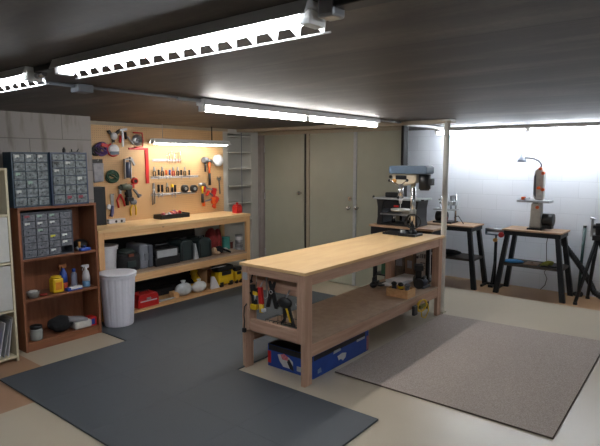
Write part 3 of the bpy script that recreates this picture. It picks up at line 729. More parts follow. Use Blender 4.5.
# middle shelf of the far workbench
def span(p0, p1, Y, py=250): return at(p0, py, y=Y).x, at(p1, py, y=Y).x
xa, xb = span(118, 139, 5.10)
t = thing('tool_bag', 'black lumpy tool bag beside the white bucket under the far workbench', 'bag', ((xa+xb)/2+.012, 5.17, ZS))
MB().box(-(xb-xa)/2, (xb-xa)/2, -.09, .12, 0, .20).build('bag_body', M_CLOTHB, t, .035, None, 4)
MB().ball((0, 0, .21), .10, .08, .045, wob=.12).build('bag_top', flat('dark_green_black', (34, 44, 42), .7), t)
MB().box(-.05, .06, -.1, -.088, .05, .12).build('front_pocket', M_GREENBLK, t, .004)
MB().box(-.03, .03, -.105, -.085, .17, .20).build('zip_tag', flat('brown_red', (120, 60, 44), .6), t)
xa, xb = span(140, 154, 5.08)
t = thing('tool_case', 'upright grey tool case with rounded top under the far workbench', 'case', (xa, 5.08, ZS))
MB().box(0, (xb-xa)*.62, .0, .30, 0, .285).build('case_shell', flat('case_grey', (120, 124, 134), .5), t, .03, None, 4)
MB().box((xb-xa)*.64, xb-xa, .01, .29, 0.004, .27).build('case_shell', flat('case_dark_grey', (84, 88, 98), .5), t, .02, None, 3)
MB().box((xb-xa)*.3, (xb-xa)*.55, -.012, .01, .10, .18).build('latch', M_GREY, t, .003)
xa, xb = span(156, 181, 5.06)
t = thing('tool_case', 'wide black tool case with light grey band under the far workbench', 'case', (xa, 5.07, ZS))
wd = xb-xa
MB().box(0, wd, 0, .28, 0, .115).build('lower_shell', M_BLACK, t, .012, None, 3)
MB().box(.01, wd-.01, .01, .27, .117, .20).build('upper_shell', M_BLACK, t, .02, None, 3)
MB().box(.02, wd-.05, -.006, .012, .10, .185).build('grey_band', M_LGREY, t, .006)
MB().tube([(.08, .12, .195), (.09, .12, .235), (wd-.09, .12, .235), (wd-.08, .12, .195)], .012).build('handle', M_BLACK, t)
for i, (p0, p1, h, lab) in enumerate(((181, 194, .255, 'left of the pale pouch'), (199, 212, .25, 'right of the pale pouch'))):
    xa, xb = span(p0, p1, 5.10)
    t = thing('tool_case', 'dark green black upright tool case under the far workbench, '+lab, 'case', (xa, 5.10, ZS), 0, 'dark upright cases under the far workbench')
    wd = xb-xa
    MB().prism([(0, 0), (wd, 0), (wd, h*.8), (wd*.82, h), (wd*.2, h), (0, h*.85)], 0, .3).build('case_shell', M_GREENBLK, t, .014, None, 3)
    for q in (.015, wd-.04): MB().box(q, q+.015, -.006, .02, .012, h*.76).build('rib', M_BLACK, t, .003)
    MB().tube([(wd*.3, .08, h-.004), (wd*.3, .08, h+.018), (wd*.7, .08, h+.018), (wd*.7, .08, h-.004)], .008).build('handle', M_BLACK, t)
xa, xb = span(194, 199, 5.08)
tag(MB().prism([(0, 0), (xb-xa, 0), (.035, .20), (.02, .20)], 0, .05).build('pouch', M_LGREY, None, .006), 'narrow pale grey pouch wedged between two dark green tool cases', 'pouch', loc=(xa, 5.08, ZS))
a = at(211, 236, y=5.36)
t = thing('hanging_clothes', 'dark red cloth bundle behind the work gloves under the far workbench', 'cloth', (a.x+.02, 5.38, ZS))
MB().ball((0, 0, .16), .10, .07, .16, wob=.10, seed=2).build('cloth', M_REDCLOTH, t)
MB().ball((.12, 0, .15), .055, .05, .15, wob=.12, seed=6).build('cloth', M_REDCLOTH, t)
a = at(219, 245, y=5.14)
t = thing('work_gloves', 'black and white work gloves with a tan palm on the far workbench shelf', 'gloves', (a.x, 5.14, ZS))
def finger(mb, p0, p1, r): mb.tube([p0, (Vector(p0)+Vector(p1))/2+Vector((0, 0, .008)), p1], r, 8)
g = MB().ball((0, 0, .055), .06, .05, .055, wob=.05)
for k in range(4): finger(g, (.02+.02*k, -.01, .07-.008*k), (.07+.03*k, -.05, .045-.012*k), .012)
finger(g, (-.02, 0, .06), (-.03, -.04, .11), .013); g.build('glove', M_CLOTHB, t, 0, 'black glove')
g = MB().ball((-.075, .01, .05), .035, .04, .05, wob=.05)
for k in range(4): finger(g, (-.075+.008*k, -.01, .04), (-.10+.025*k, -.055, .015), .011)
g.build('glove', flat('tan_glove', (190, 160, 130), .8), t, 0, 'pale tan glove')
g = MB().ball((.12, .02, .035), .05, .045, .033, wob=.06); g.build('glove_palm', M_CLOTHW, t, 0, 'white glove palm')
def can(label, loc, r, h, mat, lid, band=None, cat='can', name='paint_can'):
    t = thing(name, label, cat, loc)
    MB().lathe([(r, 0), (r+.002, .004), (r, .008), (r, h-.01), (r+.003, h-.005), (r+.003, h)], n=24).build('can_body', mat, t)
    MB().lathe([(r-.003, h-.004), (r-.004, h+.002), (0, h+.002)], n=24).build('lid', lid, t)
    if band: MB().lathe([(r+.001, h*.3), (r+.0015, h*.31), (r+.0015, h*.75), (r+.001, h*.76)], n=24).build('wrapper', band, t)
    return t
a = at(226, 240, y=5.36); can('teal lidded tub behind the gloves on the far workbench shelf', (a.x, 5.36, ZS+.0), .055, .17, M_TEAL, M_TEAL, None, 'tub')
for i, (px, Y, z, lab) in enumerate(((239, 5.2, ZS, 'lower of the two stacked'), (239, 5.2, ZS+.106, 'upper of the two stacked'))):
    a = at(px, 245, y=Y); can('silver paint can, '+lab+' at the right end of the far workbench', (a.x, Y, z), .052, .10, M_SATIN, M_SATIN, M_CLOTHG if i == 0 else M_PAPER)
a = at(231, 250, y=5.3); can('small dark red can beside the stacked silver paint cans', (a.x+.05, 5.36, ZS), .035, .09, flat('maroon_can', (110, 50, 44), .5), M_SATIN)

# bottom shelf of the far workbench
tag(MB().box(-.42, .52, -.10, .10, 0, .13).box(-.36, .46, -.09, .09, .13, .21).build('dark_blanket', M_CLOTHB, None, .03, None, 3), 'dark folded blankets at the back of the far workbench bottom shelf', 'blanket', loc=(3.72, 5.37, ZB))
xa, xb = span(137, 158, 5.02, 300)
t = thing('red_toolbox', 'red toolbox on the bottom shelf of the far workbench, beside the ribbed bin', 'toolbox', (xa, 5.0, ZB))
wd = xb-xa
MB().box(0, wd, 0, .18, 0, .095).build('box_body', M_RED, t, .006)
MB().prism([(0, .097), (wd, .097), (wd-.02, .15), (.02, .15)], 0.0, .18).build('lid', M_RED, t, .006)
MB().box(.03, wd-.03, -.004, .0, .066, .078).build('trim_strip', M_WHITEP, t)
MB().box(wd*.4, wd*.6, -.01, 0, .085, .11).build('latch', M_SATIN, t, .002)
MB().tube([(wd*.3, .09, .15), (wd*.3, .09, .172), (wd*.7, .09, .172), (wd*.7, .09, .15)], .006).build('handle', M_BLACK, t)
a = at(163, 300, y=5.05)
tag(MB().cyl((0, 0, .012), (.20, .0, .012), .012).cyl((-.03, 0, .012), (0, 0, .012), .018).build('caulk_tube', M_LGREY), 'thin grey tube lying right of the red toolbox', 'tube', loc=(a.x-.02, 5.06, ZB))
a = at(172, 297, y=5.06)
tag(MB().box(0, .085, 0, .09, 0, .075).build('wood_block', M_PINE, None, .002), 'small square wooden block right of the red toolbox', 'wood block', loc=(a.x+.02, 5.05, ZB))
def sack(label, loc, w, d, h, mat, seed, name='plastic_bag'):
    t = thing(name, label, 'bag', loc)
    MB().ball((0, 0, h*.42), w/2, d/2, h*.42, 22, 14, wob=.07, seed=seed).build('bag_body', mat, t)
    MB().lathe([(w*.10, h*.72), (w*.06, h*.82), (w*.14, h), (w*.11, h*1.0), (w*.04, h*.84)], n=12).build('bag_neck', mat, t)
    return t
MBAG = flat('white_poly_bag', (226, 228, 230), .3, var=.12, scale=14)
a = at(184, 296, y=5.07); sack('tied clear white plastic bag right of the wood block under the far workbench', (a.x, 5.08, ZB), .24, .15, .19, flat('grey_white_poly', (196, 202, 208), .25, var=.2, scale=14), 3)
a = at(194, 292, y=5.10); sack('white plastic bag under the yellow hose end, under the far workbench', (a.x+.05, 5.06, ZB), .21, .13, .17, MBAG, 4)
a = at(198, 283, y=5.2)
t = thing('yellow_hose', 'bent yellow ribbed hose standing behind the white bags under the far workbench', 'hose', (a.x, 5.22, ZB))
pts = [(-.03, 0, .26), (-.05, 0, .22), (-.045, -.01, .17), (-.01, -.02, .12), (.03, -.02, .085), (.07, -.02, .08)]
h = MB().tube(pts, .045, 14)
for p in pts[1:-1]: h.torus(p, .046, .005, (pts[3][0]-pts[1][0], 0, -.1), 14, 6)
h.build('hose_body', M_YELLOW, t)
MB().box(-.10, -.03, -.05, .05, 0, .06).build('foot', M_YELLOW, t, .004)
a = at(211, 288, y=5.08)
t = thing('cardboard_box', 'open cardboard box with flaps up at the right of the far workbench bottom shelf', 'box', (a.x-.10, 5.05, ZB))
mb = MB().box(0, .27, 0, .24, 0, .008).box(0, .27, .232, .24, .008, .27).box(0, .006, 0, .232, .008, .27).box(.264, .27, 0, .232, .008, .27)
mb.build('box_body', M_CARD, t)
MB().beam((.07, .0, .272), (.07, -.10, .30), .12, .004).build('flap', M_PAPER, t); MB().beam((.20, .0, .275), (.20, -.09, .295), .11, .004).build('flap', M_PAPER, t)
tag(MB().prism([(0, 0), (.15, .0), (.06, .16), (.02, .16)], 0, .03).build('folded_paper', M_PAPER, None, .003), 'white folded sheet leaning in the cardboard box under the far workbench', 'paper', loc=(a.x-.03, 5.04, ZB))
for i, (p0, p1, h, lab) in enumerate(((218, 233, .20, 'yellow and black tool case at the right of the far workbench bottom shelf'), (235, 241.5, .16, 'narrow yellow and black case behind the bench leg, last on the bottom shelf'))):
    xa, xb = span(p0, p1, 5.03, 285)
    t = thing('yellow_tool_case', lab, 'case', (xa+.025, 5.04, ZB)); t.scale = (1, 1, 1.2); wd = xb-xa
    MB().box(0, wd, 0, .15, .02, h*.82).build('case_body', M_YELLOW, t, .012, None, 3)
    MB().box(.0, wd, -.0, .15, h*.84, h*1.12).build('case_lid', M_BLACK, t, .014, None, 3)
    for q in (.08, .7): MB().box(wd*q, wd*(q+.22), -.008, .03, 0, h*.25).build('foot', M_BLACK, t, .003)
    MB().box(wd*.2, wd*.8, -.012, .0, h*.62, h*.84).build('latch', M_BLACK, t, .003)

# ================================================================= TOOLS ON THE PEGBOARD
def peg(name, label, cat, px, py, group=None, back=.0):
    a = at(px, py, y=PY-.02)
    o = thing(name, label, cat, (a.x, PY-back, a.z), 0, group); o.scale = (1.22,)*3 if not group else (1.12,)*3
    return o
def hook(t, z=0, x=0): MB().tube([(x, 0, z), (x, -.03, z), (x, -.036, z+.012)], .0025, 6).build('hook', M_SATIN, t)
def cord_coil(label, px, py, R, mat, turns=3, sq=1.0, name='cord_coil', plug=None):
    t = peg(name, label, 'cord', px, py); mb = MB(); pts = []
    rn = random.Random(px)
    for i in range(turns*24+1):
        a = 2*PI*i/24; rr = R*(1+.28*math.sin(a*.37+px)+.12*math.sin(a*1.7)); pts.append((rr*math.cos(a)*sq, -.012-.018*(.5+.5*math.sin(a*.21)), rr*math.sin(a)-R))
    mb.tube(pts, .0075, 7); mb.build('cord', mat, t); hook(t, .004)
    MB().tube([(-R*sq*.7, -.035, -R*.6), (0, -.04, -R), (R*sq*.7, -.035, -R*1.5)], .008, 6).build('cord_tie', mat, t)
    if plug: MB().box(-.03, .02, -.06, -.03, -R*1.9, -R*1.35).build('plug', plug, t, .006)
    return t
cord_coil('purple cord coiled at the upper left of the pegboard', 101, 144, .045, M_PURPLE, 6, 1.2)
cord_coil('black cord coiled at the left edge of the pegboard under the purple one', 95.5, 147, .035, M_BLACK, 4)
t = peg('tape_dispenser', 'red tape gun holding a white roll at the upper left of the pegboard', 'tape dispenser', 112, 145)
MB().lathe([(.02, -.025), (.05, -.025), (.05, .025), (.02, .025)], (.0, -.03, -.045), 24, Matrix.Rotation(PI/2, 3, 'X')).build('tape_roll', M_PAPER, t)
MB().torus((0, -.03, -.045), .058, .008, (0, 1, 0), 20, 8, PI*1.2, 1.4).beam((-.06, -.03, -.01), (-.12, -.03, .0), .03, .03).build('frame', M_RED, t)
MB().box(-.05, .04, -.065, -.06, -.09, -.06).build('cutter_plate', M_SLATE, t); hook(t, .012)
t = peg('spring_clamp', 'black and white round clamp at the top left of the pegboard', 'clamp', 113, 135)
MB().ball((0, -.03, -.01), .035, .025, .035).build('clamp_head', M_WHITEP, t); MB().beam((-.03, -.02, .01), (-.05, -.02, .04), .03, .02).beam((.03, -.02, .01), (.06, -.02, .04), .03, .02).beam((-.01, -.02, .0), (.0, -.02, -.07), .02, .02).build('clamp_arms', M_BLACK, t); hook(t)
t = peg('bar_clamp', 'silver bar clamp with a red and a black grip at the top of the pegboard', 'clamp', 122, 134)
MB().box(-.008, .008, -.03, -.018, -.12, .04).build('bar', M_SATIN, t); MB().beam((-.03, -.025, .035), (.045, -.025, .045), .018, .02).build('jaw', M_SATIN, t)
MB().cyl((-.025, -.025, -.015), (-.03, -.025, -.085), .011).build('grip', M_RED, t); MB().cyl((.03, -.025, .02), (.035, -.025, -.05), .012).build('grip', M_BLACK, t); hook(t)
t = peg('frame_clamp', 'red strap clamp with round silver blade hanging at the top of the pegboard', 'clamp', 137, 138)
MB().lathe([(.008, -.002), (.055, -.002), (.055, .002), (.008, .002)], (0, -.02, -.02), 28, Matrix.Rotation(PI/2, 3, 'X')).build('blade', M_SATIN, t)
MB().tube([(-.05, -.03, .05), (.05, -.03, .05), (.06, -.03, -.02), (.05, -.03, -.085), (-.04, -.03, -.09)], .007).build('strap', M_RED, t)
MB().beam((-.11, -.025, .01), (-.05, -.025, -.06), .016, .012).build('lever', M_LGREY, t)
MB().torus((.005, -.03, -.02), .02, .005, (0, 1, 0)).build('hub_ring', M_CLOTHG, t)
# red framing square
a = at(146.5, 148, y=PY-.01); b = at(146.5, 183.5, y=PY-.01); c = at(129, 151, y=PY-.01)
o = MB().box(-.022, .022, -.014, -.001, b.z-a.z, .0).box(c.x-a.x, -.022, -.014, -.001, -.022, .0).build('framing_square', M_RED, None, .001)
tag(o, 'red framing square with a long upright blade beside the shop light', 'framing square', loc=(a.x, PY, a.z))
t = peg('blister_pack', 'silver grey bag hanging on the pegboard above the tall black box', 'package', 97.5, 163)
MB().box(-.055, .055, -.012, -.001, -.0, .035).build('header_card', M_BLACK, t)
MB().prism([(-.055, 0), (.055, 0), (.05, -.17), (-.045, -.18)], -.03, -.003).build('bag_body', flat('silver_bag', (150, 152, 162), .3, var=.25, scale=22), t, .008)
hook(t, .02)
cord_coil('dark green cord coiled left of the silver caulking gun', 112, 172, .042, M_GREEN, 6, 1.25)
t = peg('caulking_gun', 'silver caulking gun with dark blue tube hanging on the pegboard', 'caulking gun', 127, 160)
MB().cyl((-.01, -.035, -.02), (-.01, -.035, -.17), .025).build('cartridge', flat('navy_grey', (70, 78, 100), .4), t)
MB().box(-.045, -.038, -.05, -.02, -.18, .01).box(.018, .025, -.05, -.02, -.18, .03).box(-.045, .05, -.05, -.02, .0, .01).build('frame', M_SATIN, t)
MB().beam((.03, -.035, .02), (.07, -.035, -.05), .014, .018).build('trigger', M_SATIN, t); hook(t, .012)
t = peg('tape_measure', 'red and black round tape measure above the cordless drill on the pegboard', 'tape measure', 134, 180)
MB().cyl((0, -.045, -.01), (0, -.005, -.01), .032, n=20).build('case', M_RED, t, .004); MB().cyl((0, -.048, -.01), (0, -.045, -.01), .018, n=16).build('disc', M_BLACK, t); hook(t, .024)
t = peg('cordless_drill', 'grey green cordless drill with black grip and red switch on the pegboard', 'drill', 126, 187)
MB().cyl((-.07, -.04, .0), (.04, -.04, .0), .028, n=18).cyl((-.095, -.04, 0), (-.07, -.04, 0), .015).build('motor_body', flat('grey_green', (92, 100, 88), .5), t)
MB().beam((.01, -.04, -.02), (.02, -.04, -.10), .035, .045).box(-.02, .05, -.065, -.015, -.135, -.10).build('grip', M_BLACK, t, .004)
MB().box(.03, .07, -.06, -.02, -.01, .03).build('switch', M_RED, t, .005); hook(t, .03)
t = peg('tin_snips', 'pair of red handled snips hanging below the cordless drill', 'snips', 120, 194)
MB().tube([(.0, -.02, .0), (-.035, -.02, -.06), (-.02, -.02, -.13)], .010).build('handle', M_RED, t); MB().tube([(.0, -.02, .0), (.03, -.02, -.06), (.045, -.02, -.12)], .010).build('handle', M_RED, t)
MB().prism([(-.01, 0), (.01, 0), (.014, .04), (0, .07), (-.012, .04)], -.026, -.014).build('blades', M_SATIN, t); hook(t, .01)
t = peg('hand_saw', 'blue grey handled keyhole saw hanging left of the red snips', 'saw', 113, 194)
MB().prism([(-.025, .0), (.01, .0), (.006, -.13), (-.02, -.13)], -.012, -.008).build('blade', M_LGREY, t); MB().tube([(-.01, -.018, -.11), (-.016, -.018, -.18), (-.03, -.018, -.21)], .016).build('handle', flat('blue_grey_grip', (96, 96, 140), .5), t); hook(t, -.005)
t = peg('flashlight', 'short black flashlight hanging under the drill handle', 'flashlight', 126.5, 195)
MB().cyl((0, -.025, 0), (0, -.025, -.10), .016).cyl((0, -.025, -.0), (0, -.025, .03), .022).build('barrel', M_BLACK, t); hook(t, .01)
t = peg('pincers', 'grey pincers with two yellow handles low on the left of the pegboard', 'pliers', 133.5, 202)
MB().ball((0, -.02, 0), .04, .016, .03).box(-.035, -.0, -.03, -.01, .0, .04).build('head', M_GREY, t, .0)
MB().tube([(-.01, -.02, -.02), (-.04, -.02, -.07), (-.035, -.02, -.13)], .008).build('handle', M_YELLOW, t); MB().tube([(.01, -.02, -.02), (.025, -.02, -.07), (.02, -.02, -.13)], .008).build('handle', M_YELLOW, t); hook(t, .02)
t = peg('pipe_wrench', 'dark grey wrench hanging above the yellow handled pincers', 'wrench', 136, 191)
MB().beam((-.03, -.02, .02), (.03, -.02, -.05), .02, .014).beam((.02, -.02, -.06), (.05, -.02, -.04), .03, .016).build('wrench_body', M_GREY, t); hook(t)
tag(MB().lathe([(.012, -.008), (.03, -.008), (.03, .008), (.012, .008)], (0, -.013, 0), 18, Matrix.Rotation(PI/2, 3, 'X')).build('masking_roll', M_PAPER), 'small white roll hanging by the corner of the tall black box', 'tape roll', loc=at(109, 207, y=PY-.01)-Vector((0, .0, 0))+Vector((0, PY-at(109, 207, y=PY-.01).y, 0)))
# wire racks
def rack(label, p0, p1, py):
    a = at(p0, py, y=PY-.02); b = at(p1, py, y=PY-.02); w = b.x-a.x
    t = thing('wire_rack', label, 'rack', (a.x, PY, a.z), 0, 'wire tool racks on the pegboard'); mb = MB()
    for yy in (-.006, -.04): mb.tube([(0, yy, 0), (w, yy, 0)], .0035, 6)
    for k in range(int(w/.05)+1): mb.tube([(k*.05, -.001, 0.004), (k*.05, -.04, .004)], .002, 5)
    mb.build('wire_frame', M_CHROME, t); MB().box(0, w, -.0045, -.001, -.016, .012).build('back_strip', M_WHITEP, t); return t
rack('white wire rack high on the pegboard holding small silver bits', 153, 182, 160)
rack('white wire rack holding the upper row of pliers on the pegboard', 152, 199, 177.5)
rack('white wire rack holding the lower row of black handled tools', 152, 196, 195)
def driver(label, px, py, col, L1=.055, L2=.08, tip=M_SATIN, group=None, up=False):
    t = peg('screwdriver', label, 'screwdriver', px, py, group)
    MB().lathe([(.007, 0), (.011, .008), (.009, .03), (.012, L1-.006), (.007, L1)], (0, -.024, -.0), 12).build('handle', col, t)
    MB().cyl((0, -.024, .0), (0, -.024, -L2), .003, n=8).build('blade', tip, t); return t
def pliers(label, px, py, col, sc=1.0, group=None):
    t = peg('pliers', label, 'pliers', px, py, group)
    for q in (-1, 1): MB().tube([(q*.003, -.022, 0), (q*.018*sc, -.022, -.03*sc), (q*.014*sc, -.022, -.085*sc)], .006).build('handle', col, t)
    MB().prism([(-.012, -.008), (.012, -.008), (.006, .045*sc), (-.006, .045*sc)], -.028, -.016).build('jaws', M_SATIN, t); return t
row1 = [(154, M_BLACK, 'p', 'black handled'), (158.5, M_BLACK, 'd', 'black'), (162, M_BLACK, 'p', 'black handled'), (166, M_ORANGE, 'd', 'orange'), (169.5, M_BLUE, 'd', 'blue'), (173, M_RED, 'p', 'red handled'), (177.5, M_BLACK, 'p', 'black handled'), (181, M_BLACK, 'd', 'black'), (184.5, M_BLACK, 'p', 'black handled'), (189, M_BLACK, 'd', 'black')]
on = ['first', 'second', 'third', 'fourth', 'fifth', 'sixth', 'seventh', 'eighth', 'ninth', 'tenth']
for i, (px, mt, k, cn) in enumerate(row1):
    lab = '%s %s, %s from the left in the upper tool row on the pegboard' % (cn, 'pliers' if k == 'p' else 'screwdriver', on[i])
    if k == 'p': pliers(lab, px, 170, mt, .8, 'tools in the upper pegboard row')
    else: driver(lab, px, 175, mt, .06, .05, M_SATIN, 'tools in the upper pegboard row')
for i, (px, mt, cn) in enumerate(((158.5, M_BLACK, 'black'), (162, M_BLACK, 'black'), (167, M_BLACK, 'black'), (172, M_YELLOW, 'yellow and black'), (175, M_BLACK, 'black'))):
    lab = '%s handled %s, %s from the left in the lower pegboard tool row' % (cn, 'pliers' if i in (2,) else 'chisel', on[i])
    if i == 2: pliers(lab, px, 186, mt, .8, 'tools in the lower pegboard row')
    else:
        t = peg('wood_chisel', lab, 'chisel', px, 192, 'tools in the lower pegboard row')
        MB().lathe([(.009, 0), (.014, .01), (.012, .06), (.015, .075), (.008, .082)], (0, -.024, 0), 12).build('handle', M_BLACK if mt is not M_YELLOW else M_BLACK, t)
        MB().box(-.007, .007, -.026, -.022, -.06, 0).build('blade', M_SATIN, t)
        if mt is M_YELLOW: MB().lathe([(.0145, .055), (.0165, .06), (.016, .085), (.004, .09)], (0, -.024, 0), 12).build('end_cap', M_YELLOW, t)
for i, px in enumerate((167, 169.5, 172, 175, 178, 180.5)):
    t = peg('hex_key', 'small silver hex key, %s from the left on the highest wire rack' % on[i], 'hex key', px, 158, 'hex keys on the highest wire rack')
    MB().tube([(.018, -.02, .055+.008*(i % 3)), (.0, -.02, .055+.008*(i % 3)), (0, -.02, -.055-.01*(i % 2))], .0035, 6).build('shaft', M_CHROME if i != 4 else M_RED, t)
for i, (px, s_) in enumerate(((184.5, 'left'), (193.5, 'right'))):
    t = peg('tape_roll', 'roll of black tape, %s one of the pair in the lower tool row' % s_, 'tape roll', px, 188.5, 'pair of black tape rolls')
    MB().lathe([(.018, -.022), (.043, -.022), (.043, .022), (.018, .022), (.018, -.022)], (0, -.024, 0), 24, Matrix.Rotation(PI/2, 3, 'X')).build('tape', M_BLACK, t)
    MB().lathe([(.015, -.0225), (.018, -.0225), (.018, .0225), (.015, .0225), (.015, -.0225)], (0, -.024, 0), 20, Matrix.Rotation(PI/2, 3, 'X')).build('core', M_LGREY, t)
t = peg('long_pliers', 'long silver pliers hanging at the left of the lower tool row', 'pliers', 153.5, 188)
MB().tube([(0, -.02, 0), (-.012, -.02, -.06), (-.018, -.02, -.17)], .007).tube([(0, -.02, 0), (.014, -.02, -.06), (.004, -.02, -.16)], .007).prism([(-.012, -.01), (.012, -.01), (.006, .05), (-.006, .05)], -.027, -.013).build('pliers_body', M_SATIN, t); hook(t)
def hammer(label, px, py, hm, L1, head=M_SATIN, name='hammer'):
    t = peg(name, label, 'hammer', px, py)
    MB().cyl((-.05, -.03, .0), (.03, -.03, .0), .018, n=14).prism([(.03, -.014), (.07, -.035), (.072, -.028), (.03, .014)], -.042, -.018).build('head', head, t)
    MB().cyl((0, -.03, -.015), (0, -.03, -L1*.5), .012, .010).build('shaft', hm, t); MB().cyl((0, -.03, -L1*.5), (0, -.03, -L1), .013, .016).build('grip', M_BLACK, t); hook(t, -.012)
    return t
hammer('hammer with orange shaft and long black grip at the right of the pegboard', 208.5, 161, M_ORANGE, .27)
t = peg('mallet', 'grey headed mallet hanging left of the orange hammer', 'mallet', 204, 160)
MB().cyl((-.03, -.035, 0), (.03, -.035, 0), .03, n=16).build('head', M_GREY, t); MB().cyl((0, -.035, -.028), (0, -.035, -.13), .010).build('handle', M_BLACK, t); hook(t, .025)
t = peg('tape_roll', 'large white roll with pale blue centre at the top right of the pegboard', 'tape roll', 217.5, 160.5)
RX = Matrix.Rotation(PI/2, 3, 'X')
MB().lathe([(.03, -.02), (.065, -.02), (.065, .02), (.03, .02)], (0, -.022, 0), 28, RX).build('tape', M_PAPER, t); MB().lathe([(.0, -.021), (.03, -.021), (.03, .019), (0, .019)], (0, -.022, 0), 24, RX).build('core', flat('pale_blue_core', (150, 180, 196), .5), t)
t = peg('adjustable_wrench', 'long silver wrench at the right edge of the pegboard', 'wrench', 219, 179)
MB().beam((0, -.012, -.01), (.012, -.012, -.17), .018, .008, (0, 1, 0)).prism([(-.03, .0), (-.012, -.02), (.012, -.02), (.026, 0), (.02, .035), (.008, .012), (-.01, .012), (-.022, .03)], -.02, -.004).build('wrench_body', M_CHROME, t); hook(t, -.005)
t = hammer('hammer with yellow shaft and black grip at the lower right of the pegboard', 201.5, 184.5, M_YELLOW, .20)
def pistol_clamp(label, px, py, col, rot):
    t = peg('bar_clamp', label, 'clamp', px, py)
    R = Matrix.Rotation(rot, 4, 'Y')
    MB().box(-.1, .1, -.028, -.018, -.008, .008, R).build('bar', M_GREY, t)
    MB().box(.03, .08, -.042, -.006, -.05, .02, R).box(-.10, -.08, -.04, -.008, -.05, .012, R).build('jaw', col, t, .004)
    MB().box(.05, .075, -.04, -.01, -.11, -.045, R).build('grip', col, t, .006); hook(t, -.008)
    return t
pistol_clamp('red one handed clamp hanging right of the yellow shafted hammer', 210, 189, M_RED, .2)
pistol_clamp('orange one handed clamp lowest at the right of the pegboard', 209, 200, M_ORANGE, -.15)
pistol_clamp('orange red clamp tilted down beside the silver wrench on the pegboard', 213, 196, flat('orange_red', (214, 62, 36), .4), .6)

# ================================================================= TOOLS AND STORES AT THE CENTRE WORKBENCH
def spring_clamp(label, loc, mats, rx, L1=.16, rz=0):
    t = thing('spring_clamp', label, 'clamp', loc, rz)
    # local: hangs in the y-z plane, facing -x
    MB().prism([(-.012, 0), (.012, 0), (.03, -.05), (.045+rx, -L1), (.02+rx, -L1), (.0, -.06)], -.012, .012, 'yz').build('handle', mats[0], t, .004)
    MB().prism([(-.012, 0), (.012, 0), (.0, -.06), (-.02-rx, -L1), (-.045-rx, -L1), (-.03, -.05)], -.011, .013, 'yz').build('handle', mats[1], t, .004)
    MB().prism([(-.02, -.005), (.02, -.005), (.036, .05), (.022, .055), (0, .02), (-.022, .055), (-.036, .05)], -.009, .011, 'yz').build('jaws', M_BLACK, t, .003)
    MB().torus((-.014, 0, -.03), .014, .004, (1, 0, 0), 14, 6).build('spring', M_SATIN, t)
    return t
hx = A0+.052
M_YB = M_YELLOW
a = at(255, 292, x=hx-.02)
t = thing('power_driver', 'yellow and black trigger clamp hanging leftmost under the near bench end', 'clamp', (hx-.02, a.y, a.z)); t.scale = (1, 1.3, 1.15)
MB().beam((0, .02, .05), (0, .0, -.11), .02, .035).beam((0, .03, -.02), (0, -.03, .02), .03, .03).build('clamp_body', M_BLACK, t)
MB().box(-.02, .02, -.02, .03, -.125, -.085).build('pad', M_YELLOW, t, .006); MB().box(-.018, .018, -.03, .01, -.02, .01).build('pad', M_YELLOW, t, .006)
MB().cyl((0, -.0, -.07), (-.005, -.005, -.02), .009).build('screw', M_SATIN, t)
MB().beam((0, .03, .06), (0, .05, .085), .02, .02).tube([(0, .03, .08), (.01, .03, .11), (.02, .03, .13)], .005).build('hook_arm', M_BLACK, t)
a = at(261.5, 296, x=hx-.03)
t = thing('bar_clamp', 'red and yellow grip clamp hanging second from the left under the near bench end', 'clamp', (hx-.03, a.y, a.z)); t.scale = (1, 1.3, 1.15)
MB().beam((0, .01, .06), (0, -.0, -.06), .022, .03).build('clamp_body', M_RED, t)
MB().cyl((0, .0, -.055), (.0, .0, -.115), .017).build('grip', M_YELLOW, t); MB().box(-.015, .015, -.028, .0, -.11, -.085).build('pad', M_WHITEP, t, .003)
MB().tube([(0, .01, .06), (.02, .01, .085), (.045, .01, .10)], .005).build('hook_arm', M_SATIN, t)
a = at(272, 288, x=hx)
spring_clamp('black spring clamp with crossed handles hanging in the middle under the near bench end', (hx, a.y, a.z), (M_BLACK, M_BLACK), .012, .16)
a = at(285, 303, x=hx-.01)
t = thing('spring_clamp', 'large black and yellow clamp hanging rightmost under the near bench end', 'clamp', (hx-.01, a.y, a.z)); t.scale = (1, 1.3, 1.15)
MB().ball((0, 0, 0), .03, .055, .04, wob=.05).beam((0, .04, 0), (0, .06, -.03), .03, .03).build('clamp_head', M_BLACK, t)
MB().prism([(-.015, -.02), (.015, -.02), (.0, -.10), (.03, -.14), (.02, -.15), (-.0, -.12)], -.014, .014, 'yz').build('handle', M_BLACK, t, .003)
MB().prism([(-.01, -.02), (-.035, -.02), (-.075, -.15), (-.055, -.15)], -.012, .012, 'yz').build('handle', M_BLACK, t, .003)
MB().prism([(-.012, -.03), (-.028, -.03), (-.056, -.12), (-.045, -.12)], -.017, -.0125, 'yz').build('grip_insert', M_YELLOW, t, .001)
MB().tube([(0, -.01, .035), (.02, -.01, .06), (.04, -.01, .08)], .005).build('hook_arm', M_SATIN, t)
